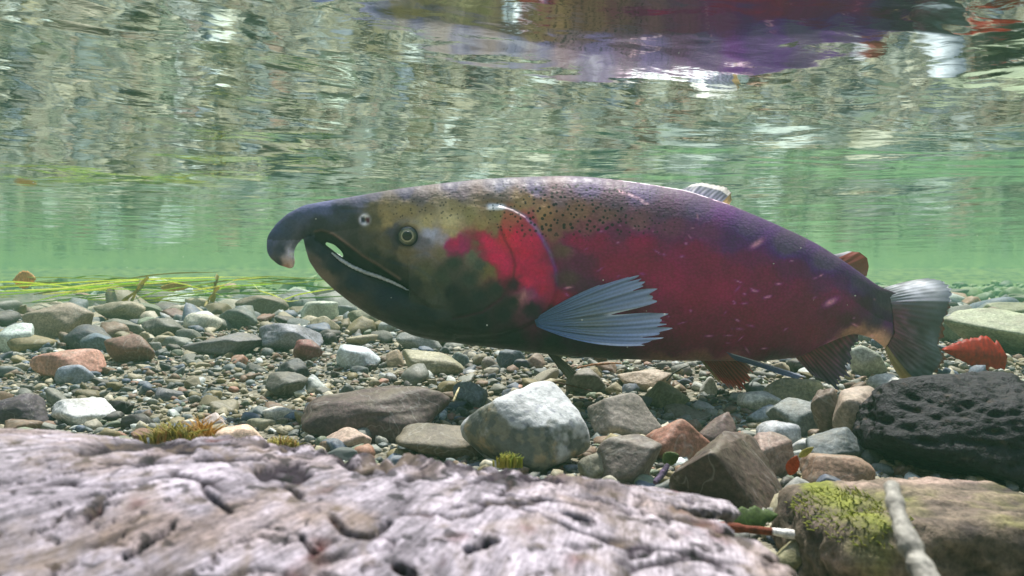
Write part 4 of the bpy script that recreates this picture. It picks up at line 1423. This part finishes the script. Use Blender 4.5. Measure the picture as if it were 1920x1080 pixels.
# ------------------------------------------------------------------ log in the foreground
def log():
    # axis of the log runs left to right, sinking towards its broken end
    nx, na = 620, 420
    xs = np.linspace(-0.42, 0.142, nx)
    X, A = np.meshgrid(xs, np.linspace(0.04 * math.pi, 1.10 * math.pi, na))
    tt = (X + 0.42) / 0.562
    # height of the crest of the log along x
    zc = np.interp(xs, [-.42, -.20, -.10, 0.0, .05, .095, .142], [-.0375, -.0440, -.0505, -.0575, -.0620, -.0680, -.0780])
    yc = np.interp(xs, [-.42, -.1, .0, .142], [.225, .215, .205, .200])
    ry = np.interp(xs, [-.42, 0, .142], [.115, .100, .085])
    rz = np.interp(xs, [-.42, 0, .142], [.090, .072, .055])
    p = np.stack([X.ravel(), A.ravel() * 0.09, np.zeros(X.size)], 1)
    # flaking bark: streaks run round the log, slanting on the left part; plates end in small steps
    left = np.clip((-0.02 - X.ravel()) / 0.16, 0, 1)
    sk = p.copy()
    sk[:, 0] = p[:, 0] + (0.25 + 1.1 * left) * (p[:, 1] - 0.12)
    n1 = fbm(p * [20, 20, 1], 2, 91)
    n2 = fbm(sk * [230, 55, 1] + n1[:, None] * .8, 4, 92, 0.65)
    n3 = fbm(p * [420, 330, 1], 3, 93, .7)
    pl = fbm(sk * [48, 26, 1] + 5, 4, 97, .6) * 3.2
    fl = pl - np.floor(pl)
    plate = (np.floor(pl) + np.clip(fl / 0.12, 0, 1)) / 3.2
    edge = np.exp(-(fl / 0.07) ** 2) * (fbm(p * [25, 25, 1] + 8, 2, 98) > -.1)
    crack = 1 - np.abs(fbm(sk * [34, 70, 1] + 0.8 * n1[:, None], 3, 95)) * 11
    crack = np.maximum(np.clip(crack, 0, 1) * np.clip(fbm(p * [30, 30, 1], 2, 96) * 3 + .1, 0, 1), edge * .8)
    rgh = np.clip(1.1 - (X.ravel() + 0.01) * 6, 0.45, 1)
    d = 0.0016 * n1 + 0.0004 * n2 + 0.00025 * n3 + 0.0017 * plate * rgh - 0.0016 * crack * rgh
    Y0, Z0 = (yc + np.cos(A) * ry).ravel(), (zc - rz + np.sin(A) * rz).ravel()
    pu, pv = 960 + F * X.ravel() / np.maximum(Y0, .02), 540 - F * Z0 / np.maximum(Y0, .02)
    wn_ = fbm(p * [120, 120, 1], 3, 71)
    pu, pv = pu + 16 * wn_, pv + 12 * fbm(p * [120, 120, 1] + 9, 3, 72)
    gash = np.zeros(len(pu))
    for wd_, ln in ((9, [(155, 850), (230, 838), (300, 836), (355, 846)]), (11, [(495, 888), (520, 880), (565, 886)]), (5, [(625, 968), (650, 990), (690, 1005), (712, 1000), (735, 978)]),
                    (4, [(390, 910), (385, 930), (410, 945), (430, 960)]), (5, [(735, 1055), (775, 1078)]), (6, [(612, 845), (650, 870), (690, 888)]), (5, [(665, 842), (705, 864), (725, 882)]),
                    (7, [(838, 852), (870, 872), (902, 886)]), (6, [(905, 856), (940, 858)]), (7, [(950, 890), (985, 893), (1018, 900)]), (4, [(210, 930), (170, 962), (130, 1000)]), (5, [(240, 1045), (310, 1005)]),
                    (4, [(330, 985), (300, 1010)]), (6, [(360, 870), (420, 862), (480, 868)]), (5, [(540, 905), (560, 930)]), (4, [(1055, 975), (1100, 985)]), (5, [(1290, 938), (1294, 940)]), (5, [(1340, 1000), (1346, 1002)]),
                    (4, [(1265, 1005), (1270, 1007)]), (4, [(1180, 960), (1186, 962)]), (4, [(870, 1030), (930, 1022)]), (3, [(560, 1000), (600, 1030)])):
        g_, _ = seg_dist(pu, pv, ln)
        gash = np.maximum(gash, np.exp(-(g_ / wd_) ** 2))
    d -= 0.0034 * gash
    rim = fbm(p * [90, 60, 1], 3, 88)
    crest = np.exp(-((A.ravel() - 1.25 - 2.4 * (X.ravel() + .05)) / 0.19) ** 2) * np.exp(-((X.ravel() + 0.04) / 0.075) ** 4)
    d += 0.0042 * crest * (0.2 + np.abs(rim) * 1.8)
    dd = d.reshape(X.shape)
    Y = yc + np.cos(A) * (ry + dd)
    Z = CZ + zc - rz + np.sin(A) * (rz + dd)
    # ragged broken end
    endx = 0.100 + 0.010 * vnoise(np.stack([A[:, 0] * 9, A[:, 0] * 0, A[:, 0] * 0], 1), 4) + 0.004 * vnoise(np.stack([A[:, 0] * 40, A[:, 0] * 0, A[:, 0] * 0], 1), 6)
    endx = endx - 0.040 - 0.030 * np.clip((A[:, 0] - 1.9) / 0.5, 0, 1)
    V = np.stack([X.ravel(), Y.ravel(), Z.ravel()], 1)
    i = np.arange(nx * na).reshape(na, nx)
    keep = X < endx[:, None]
    # pull the last kept column onto the end line, curl it down
    over = np.clip((X - (endx[:, None] - 0.004)) / 0.004, 0, 1)
    V[:, 2] -= (over ** 2 * 0.0025).ravel()
    kq = keep[:-1, :-1] & keep[1:, :-1] & keep[:-1, 1:] & keep[1:, 1:]
    Q = np.stack([i[:-1, :-1][kq], i[1:, :-1][kq], i[1:, 1:][kq], i[:-1, 1:][kq]], 1)
    used = np.unique(Q)
    mp = -np.ones(len(V), int)
    mp[used] = np.arange(len(used))
    V = V[used]
    Q = mp[Q]
    n1, n2, n3, crack, crest, gash = n1[used], n2[used], n3[used], crack[used], crest[used], gash[used]
    c = lin((152, 143, 152))[None] * np.clip(1 + .4 * n1[:, None] + .9 * n2[:, None] + .4 * n3[:, None], .3, 1.9)
    wh = np.clip((V[:, 0] - 0.0) / .09, 0, 1)[:, None] * .6
    c = c * (1 - wh) + wh * lin((192, 180, 184)) * (1 + .5 * n2[:, None] + .3 * n3[:, None])
    br = np.clip(fbm(V * 45, 4, 12) * 2.5 - .15, 0, 1)[:, None] * .55
    c = c * (1 - br) + lin((136, 114, 98)) * br
    dk = np.clip(crack * 1.4 + crest * 0.9 * (n2 < .15) + gash * 1.5, 0, 1)[:, None]
    c = c * (1 - dk) + lin((40, 30, 40)) * dk
    rd = np.clip(fbm(V * 60 + 7, 3, 14) * 4 - 1.7, 0, 1)[:, None] * .7
    c = c * (1 - rd) + lin((96, 48, 42)) * rd
    pit = (fbm(V * 200, 2, 15) > .46)[:, None]
    c = np.where(pit, c * .25, c)
    # greenish film on the left flank
    gf = np.clip((-0.10 - V[:, 0]) * 6, 0, 1)[:, None] * np.clip(fbm(V * 25, 3, 19) + .3, 0, 1)[:, None] * .5
    c = c * (1 - gf) + lin((112, 116, 88)) * gf
    L = bpy.data.objects.new('driftwood_log', None)
    COL.objects.link(L)
    bp = np.array([-0.10, 0.21, CZ - 0.13])
    L.location = bp
    tag(L, 'big weathered lilac-grey log with flaking bark across the lower left foreground', 'log')
    o = mk('bark', V - bp, Q, M_bark, col=np.clip(c, .006, .9))
    so = o.modifiers.new('s', 'SOLIDIFY')
    so.thickness = 0.004
    so.offset = -1
    o.parent = L
    # darker wood core sticking out beyond the bark
    nx2, na2 = 260, 160
    xs2 = np.linspace(-0.40, 0.095, nx2)
    X, A = np.meshgrid(xs2, np.linspace(0, 2 * math.pi, na2, endpoint=False))
    zc2 = np.interp(xs2, xs, zc)
    yc2 = np.interp(xs2, xs, yc)
    k = np.interp(xs2, [-.4, .02, .07, .095], [.93, .86, .62, .15])
    ry2, rz2 = np.interp(xs2, xs, ry) * k, np.interp(xs2, xs, rz) * k
    p = np.stack([X.ravel() * 40, np.cos(A).ravel() * 9, np.sin(A).ravel() * 9], 1)
    dd = 0.0045 * fbm(p, 4, 55).reshape(X.shape) + .002 * fbm(p * [1, 6, 6], 3, 56).reshape(X.shape)
    V = np.stack([X.ravel(), (yc2 + np.cos(A) * (ry2 + dd)).ravel(), (CZ + zc2 - np.interp(xs2, xs, rz) - .004 * (xs2 > .09) + np.sin(A) * (rz2 + dd)).ravel()], 1)
    i = np.arange(nx2 * na2).reshape(na2, nx2)
    j = np.roll(i, -1, 0)
    Q = np.stack([i[:, :-1].ravel(), j[:, :-1].ravel(), j[:, 1:].ravel(), i[:, 1:].ravel()], 1)
    nn = fbm(p * 2, 4, 57)[:, None]
    c = lin((92, 80, 68)) * (1 + .8 * nn)
    gr_ = np.clip(fbm(p, 3, 58)[:, None] * 3 - .4, 0, 1) * .5
    c = c * (1 - gr_) + lin((104, 104, 60)) * gr_
    o = mk('wood_core', V - bp, Q, M_wood, col=np.clip(c, .006, .9))
    o.parent = L


log()


# ------------------------------------------------------------------ mossy driftwood, lower right
def mossy():
    V, Fc = ICO[6]
    V = V / (np.sum(np.abs(V) ** 7, axis=1) ** (1 / 7))[:, None]
    y = 0.315
    V = V * [(2030 - 1512) / F * y / 2, 0.040, 0.040]
    D = V / np.linalg.norm(V, axis=1)[:, None]
    n = fbm(V * [25, 70, 70], 4, 31)
    n2 = fbm(V * [120, 300, 300], 3, 32)
    V = V + D * (0.0042 * n + 0.0022 * n2)[:, None]
    c = lin((98, 86, 74))[None] * (1 + .9 * n[:, None] + .9 * n2[:, None])
    dk = np.clip(fbm(V * [40, 60, 60] + 3, 3, 35) * 3 - .2 + V[:, :1].ravel() * 6, 0, 1)[:, None] * .8
    c = c * (1 - dk) + lin((52, 44, 44)) * dk
    ms = np.clip(np.exp(-((V[:, 0] + .040) / .008) ** 2) * 1.0 + (V[:, 2] > .0385) * .45 + fbm(V * 60, 3, 39) * .9 - .45, 0, 1)[:, None]
    c = c * (1 - ms) + lin((112, 116, 48)) * (1 + .4 * n2[:, None]) * ms
    pk = np.clip(fbm(V * [30, 90, 90] + 9, 3, 41) * 3 - 1, 0, 1)[:, None] * .5
    c = c * (1 - pk) + lin((188, 160, 150)) * pk
    o = mk('driftwood', V, Fc, M_wood, col=np.clip(c, .005, .9))
    top = P(1770, 925, y)
    o.location = (top[0], y + 0.012, top[2] - 0.046)
    tag(o, 'moss-edged brown driftwood chunk in the lower right corner', 'driftwood')
    # moss fringe: short soft strands on the top and left edge, part of the wood
    r = np.random.RandomState(8)
    parts, cols = [], []
    up = np.where((V[:, 2] > .018) & ((V[:, 2] > .032) & (V[:, 0] < -.024)) & (V[:, 1] < .02))[0]
    for k in r.choice(up, 600):
        b = V[k]
        L = r.uniform(.0012, .0036)
        d = D[k] * 0.8 + r.normal(0, .45, 3)
        d /= np.linalg.norm(d)
        pts = [b - d * .0004, b + d * L * .5, b + d * L + [0, 0, -.0003]]
        v_, f_ = tube(pts, [.00028, .00022, .00008], 3)
        parts.append((v_, f_))
        cols.append(np.tile(lin(mixc((120, 135, 40), (170, 168, 80), r.rand())), (len(v_), 1)))
    Vm, Fm = join(parts)
    m = mk('moss', Vm, Fm, M_leafy, col=np.concatenate(cols))
    m.parent = o


mossy()


# ------------------------------------------------------------------ blades, leaves, sticks
def ribbon(pts, width, thick=0.0004, n=24, fold=0.0, prof=None):
    """flat tapering strip"""
    pts = np.asarray(pts, float)
    s = np.linspace(0, len(pts) - 1, n)
    C = np.stack([np.interp(s, np.arange(len(pts)), pts[:, k]) for k in range(3)], 1)
    for _ in range(3):
        C[1:-1] = (C[:-2] + 2 * C[1:-1] + C[2:]) / 4
    T = np.gradient(C, axis=0)
    T /= np.linalg.norm(T, axis=1)[:, None] + 1e-12
    sd_ = np.cross(T, [0, 1, 0.9])
    sd_ /= np.linalg.norm(sd_, axis=1)[:, None] + 1e-9
    t_ = np.linspace(0, 1, n)
    wv = width * (prof(t_) if prof else (1 - t_ ** 3) * (0.35 + 0.65 * np.minimum(1, t_ * 6)))
    nrm = np.cross(sd_, T)
    rows = []
    for k, f in enumerate((-1, 0, 1)):
        rows.append(C + sd_ * (f * wv)[:, None] + nrm * (fold * (abs(f) - .5) * wv)[:, None])
    A = np.stack(rows, 1).reshape(-1, 3)
    B = A + np.repeat(nrm, 3, 0) * thick
    N = len(A)
    Q = []
    for i in range(n - 1):
        for k in range(2):
            a = i * 3 + k
            Q.append([a, a + 1, a + 4, a + 3])
            Q.append([a + N + 3, a + N + 4, a + N + 1, a + N])
        Q.append([i * 3, i * 3 + 3, i * 3 + 3 + N, i * 3 + N])
        Q.append([i * 3 + 2 + N, i * 3 + 5 + N, i * 3 + 5, i * 3 + 2])
    Q.append([0, N, N + 1, 1]); Q.append([1, N + 1, N + 2, 2])
    e = (n - 1) * 3
    Q.append([e + 1, e + 1 + N, e + N, e]); Q.append([e + 2, e + 2 + N, e + 1 + N, e + 1])
    return np.vstack([A, B]), np.array(Q)


def blade_tuft(root, lines, label, cols, width=0.0022, name='water_grass', y=1.75):
    parts, cc = [], []
    for k, ln in enumerate(lines):
        yy = y + 0.04 * math.sin(k * 2.3)
        pts = [P(a, b, yy + 0.03 * math.sin(j * 1.7 + k)) for j, (a, b) in enumerate(ln)]
        v_, f_ = ribbon(pts, width * (0.7 + 0.6 * ((k * 37) % 10) / 10), n=30, prof=(lambda q: .55 + .2 * np.sin(q * 9)) if width > .005 else None)
        parts.append((v_, f_))
        cc.append(np.tile(lin(cols[k % len(cols)]), (len(v_), 1)))
    V, Fm = join(parts)
    o = mk(name, V, Fm, M_leafy, col=np.concatenate(cc))
    recenter(o, P(root[0], root[1], y))
    tag(o, label, 'grass', 'drowned grass drifting behind the gravel ridge')


GC = [(232, 245, 130), (205, 235, 110), (245, 250, 170), (190, 220, 100), (238, 238, 150)]
blade_tuft((60, 560), [
    [(-40, 540), (70, 535), (160, 528), (300, 522), (430, 519), (512, 521)],
    [(-30, 548), (60, 545), (150, 540), (230, 532), (330, 526), (420, 524), (505, 527)],
    [(10, 545), (110, 542), (180, 532), (260, 525), (380, 521), (450, 519)],
    [(-60, 556), (20, 552), (90, 545), (170, 541), (240, 534)],
    [(80, 552), (160, 545), (260, 533), (340, 528)],
    [(-40, 531), (20, 528), (80, 532), (150, 541), (220, 548)],
    [(60, 566), (140, 548), (210, 541), (310, 545), (360, 552)],
], 'long yellow-green grass blades trailing level across the left distance', GC, 0.0024, y=1.72)
blade_tuft((480, 560), [
    [(300, 524), (340, 532), (390, 545), (420, 556)],
    [(510, 533), (470, 535), (430, 536), (400, 545), (350, 556)],
    [(475, 532), (485, 545), (510, 552), (540, 566), (565, 562)],
    [(250, 562), (290, 548), (330, 540), (400, 532), (450, 530)],
    [(360, 545), (420, 535), (440, 525), (500, 520)],
    [(520, 566), (560, 552), (600, 545), (640, 540)],
], 'looser crossing grass blades left of the salmon snout', GC, 0.0020, y=1.66)
_r = np.random.RandomState(31)
_mat = []
for _k in range(46):
    a0 = _r.uniform(-80, 520)
    L_ = _r.uniform(90, 260)
    v0_ = _r.uniform(524, 566) - 0.012 * a0
    sl_ = _r.normal(-0.02, 0.05)
    _mat.append([(a0 + L_ * q_, v0_ + sl_ * L_ * q_ + 5 * math.sin(q_ * 3 + _k)) for q_ in (0, .25, .5, .75, 1)])
blade_tuft((200, 562), _mat, 'dense low mat of olive green weed strands behind the left ridge', [(150, 185, 90), (120, 160, 70), (190, 205, 110), (165, 160, 90)], 0.0024, y=1.86)
blade_tuft((260, 565), [[(238, 580), (250, 558), (262, 535), (278, 520)], [(228, 575), (236, 560), (258, 545), (268, 528)]],
           'stubby yellowish stalk standing behind the left ridge', [(185, 175, 95), (160, 150, 80)], 0.0075, 'plant_stalk', y=1.7)
blade_tuft((385, 570), [[(384, 575), (392, 560), (402, 548), (410, 538)], [(396, 570), (402, 552), (404, 530), (408, 515)]],
           'short tan stalk standing left of the salmon snout', [(185, 170, 100), (150, 145, 80)], 0.0065, 'plant_stalk', y=1.64)


def leaf(u, v, y, wpx, hpx, col, label, rot=0.0, wedge_=False, lobes=0, tiltv=0.3, name='leaf', seed=1, curl=.3):
    r = np.random.RandomState(seed)
    n, m = 34, 9
    V, C = [], []
    for i in range(n + 1):
        s = i / n
        wv = math.sin(math.pi * s ** 0.85) ** 0.75
        if wedge_:
            wv = min(1.0, s / .68) ** 0.85 * (1 if s < .8 else 1 - .3 * math.sin((s - .8) * 20) ** 2) * (1 - .8 * max(0, (s - .93) / .07))
        if lobes:
            wv *= 0.72 + 0.28 * abs(math.sin(lobes * math.pi * s))
        wv *= 1 + .08 * r.uniform(-1, 1)
        for j in range(m + 1):
            f = j / m * 2 - 1
            x = (s - .5) * wpx
            z = f * wv * hpx / 2
            dep = curl * (f * f) * hpx * .35 + curl * math.sin(s * 5) * hpx * .2 + tiltv * z
            ca, sa = math.cos(rot), math.sin(rot)
            V.append(np.array([x * ca - z * sa, dep, x * sa + z * ca]) / F * y)
            k = 1 - .45 * math.exp(-(f / .09) ** 2) - .22 * (abs(math.sin(s * 26 + abs(f) * 5)) > .93)
            C.append(lin(np.array(col) * 1.0) * k * (1 + .25 * r.uniform(-1, 1)))
    V = np.array(V)
    N = len(V)
    a = np.arange(N).reshape(n + 1, m + 1)
    Q = np.stack([a[:-1, :-1].ravel(), a[1:, :-1].ravel(), a[1:, 1:].ravel(), a[:-1, 1:].ravel()], 1)
    o = mk(name, V, Q, M_leafy, col=np.clip(np.array(C), .003, 1))
    so = o.modifiers.new('s', 'SOLIDIFY')
    so.thickness = 0.0005
    o.location = P(u, v, y)
    tag(o, label, 'leaf', 'fallen leaves')
    return o


leaf(1828, 662, .86, 118, 66, (178, 42, 6), 'bright orange-red fallen leaf beside the salmon tail', rot=R(-6), wedge_=True, tiltv=.5, seed=3)
leaf(1488, 873, .40, 40, 22, (176, 84, 46), 'tiny orange leaf scrap left of the orange brown stone', rot=R(70), lobes=0, seed=4)
leaf(1512, 848, .43, 34, 12, (176, 166, 84), 'tiny yellow leaf scrap on the orange brown stone', rot=R(35), seed=5)
leaf(1410, 972, .345, 100, 38, (78, 100, 40), 'dark green leaf lying under the wedge rock', rot=R(8), lobes=4, seed=6, tiltv=.8)
leaf(1258, 860, .43, 34, 26, (90, 105, 50), 'small olive leaf stuck between rust stone and wedge rock', rot=R(25), seed=7)
leaf(45, 524, 1.85, 44, 34, (220, 170, 105), 'pale tan leaf drifting at the far left above the grass', rot=R(5), seed=8, tiltv=.1)
leaf(330, 538, 1.80, 60, 16, (190, 160, 80), 'tan leaf caught in the grass blades', rot=R(3), seed=9, tiltv=.2)


def stick(pts, rads, col, label, name='twig', seed=1, pale=None, cat='twig'):
    pts = np.array([P(*p) for p in pts])
    s = np.linspace(0, len(pts) - 1, 60)
    C = np.stack([np.interp(s, np.arange(len(pts)), pts[:, k]) for k in range(3)], 1)
    for _ in range(4):
        C[1:-1] = (C[:-2] + 2 * C[1:-1] + C[2:]) / 4
    rad = np.interp(s, np.linspace(0, len(pts) - 1, len(rads)), rads)
    rad = rad * (1 + .18 * vnoise(np.stack([s * 3, s * 0 + seed, s * 0], 1), seed))
    V, Fc = tube(C, rad, 12)
    n = fbm(V * 300, 3, seed)[:, None]
    c = lin(col) * (1 + .7 * n)
    if pale:
        k = (fbm(V * [60, 60, 60], 2, seed + 3)[:, None] > -.05)
        c = np.where(k & (V[:, :1] > np.quantile(V[:, 0], .45)), lin(pale) * (1 + .2 * n), c)  # pale blotches on the right-hand part
    o = mk(name, V, Fc, M_wood, col=np.clip(c, .004, 1))
    recenter(o, C[0])
    tag(o, label, cat, 'sticks and stems')
    return o


stick([(1340, 985, .335), (1400, 992, .332), (1460, 998, .330), (1525, 1008, .326), (1560, 1014, .325)], [.0019, .0021, .0018], (110, 54, 36),
      'brown stick with a whitish end bridging log and driftwood', pale=(232, 228, 222), seed=4)
stick([(1228, 905, .375), (1240, 892, .38), (1252, 872, .385)], [.0014, .0017, .0013], (84, 70, 92), 'short purple twig stub at the log tip', seed=5)
stick([(1082, 690, .80), (1110, 684, .81), (1150, 681, .81), (1165, 682, .81)], [.0010, .0012, .0008], (150, 112, 82), 'thin tan twig lying under the salmon belly', seed=6)
stick([(850, 752, .57), (856, 738, .575), (861, 727, .58)], [.0008, .0009, .0006], (220, 205, 160), 'pale straw sticking up between dark oblong stone and white boulder', seed=7)
stick([(1040, 716, .75), (1075, 724, .74), (1110, 733, .73)], [.0007, .0008, .0006], (96, 72, 60), 'fine dark twig below the far pectoral fin', seed=8)
stick([(1250, 714, .74), (1262, 700, .745), (1280, 690, .75), (1296, 684, .755)], [.0007, .0008, .0005], (52, 56, 50), 'curved blackish rootlet below the belly left of the pelvic fins', seed=9)
stick([(1672, 912, .215), (1682, 960, .205), (1700, 1010, .195), (1725, 1062, .188), (1755, 1120, .18)], [.0022, .0028, .0036], (150, 146, 138),
      'pale out-of-focus stem leaning on the mossy driftwood', name='plant_stalk', seed=10, cat='stalk')


def moss_tuft(u, v, y, wpx, hpx, n, cols, label, seed):
    r = np.random.RandomState(seed)
    parts, cc = [], []
    for k in range(n):
        bu = u + r.normal(0, .33) * wpx
        b = P(bu, v, y + r.uniform(-.012, .012))
        h = hpx / F * y * r.uniform(.3, 1) * math.exp(-((bu - u) / wpx) ** 2)
        d = np.array([r.normal(0, .6), r.normal(0, .4), 1])
        d /= np.linalg.norm(d)
        pts = [b - [0, 0, .003], b + d * h * .5, b + d * h + [r.normal(0, .25) * h, 0, -.1 * h]]
        v_, f_ = tube(pts, [.0005, .0004, .00012], 4)
        parts.append((v_, f_))
        cc.append(np.tile(lin(cols[r.randint(len(cols))]), (len(v_), 1)))
    V, Fm = join(parts)
    o = mk('moss_tuft', V, Fm, M_leafy, col=np.concatenate(cc))
    recenter(o, P(u, v, y))
    tag(o, label, 'moss', 'moss tufts at the log edge')


YC = [(178, 168, 84), (156, 150, 72), (190, 176, 104), (132, 130, 66), (176, 142, 84)]
moss_tuft(330, 826, .345, 75, 44, 420, YC, 'wide yellow-green moss tuft along the left log edge', 3)
moss_tuft(382, 824, .350, 14, 58, 90, [(205, 160, 80), (190, 150, 70)], 'taller orange-tan moss spike right of the wide tuft', 4)
moss_tuft(530, 838, .345, 45, 26, 150, YC, 'thin yellow moss tuft below the peach stone', 5)
moss_tuft(955, 866, .37, 34, 24, 110, [(160, 166, 62), (132, 142, 56), (182, 176, 84)], 'bright lime moss tuft at the foot of the white boulder', 6)


# tiny specks drifting in the water
def specks():
    r = np.random.RandomState(17)
    parts = []
    V0, F0 = ICO[2]
    for k in range(170):
        y = r.uniform(.35, 1.5)
        uu, vv = r.uniform(0, 1920), r.uniform(40, 700)
        s = r.uniform(.00022, .00055) * y ** .5
        p = P(uu, vv, y)
        if p[2] > WATER_Z - .01 or p[2] < float(bed(p[0], y)) + .01:
            continue
        parts.append((V0 * s * r.uniform(.5, 1.6, 3) + p, F0))
    V, Fm = join(parts)
    o = mk('drifting_specks', V, Fm, M_tooth, col=np.tile(lin((225, 225, 215)), (len(V), 1)))
    tag(o, 'tiny pale specks suspended in the water', kind='stuff')


specks()
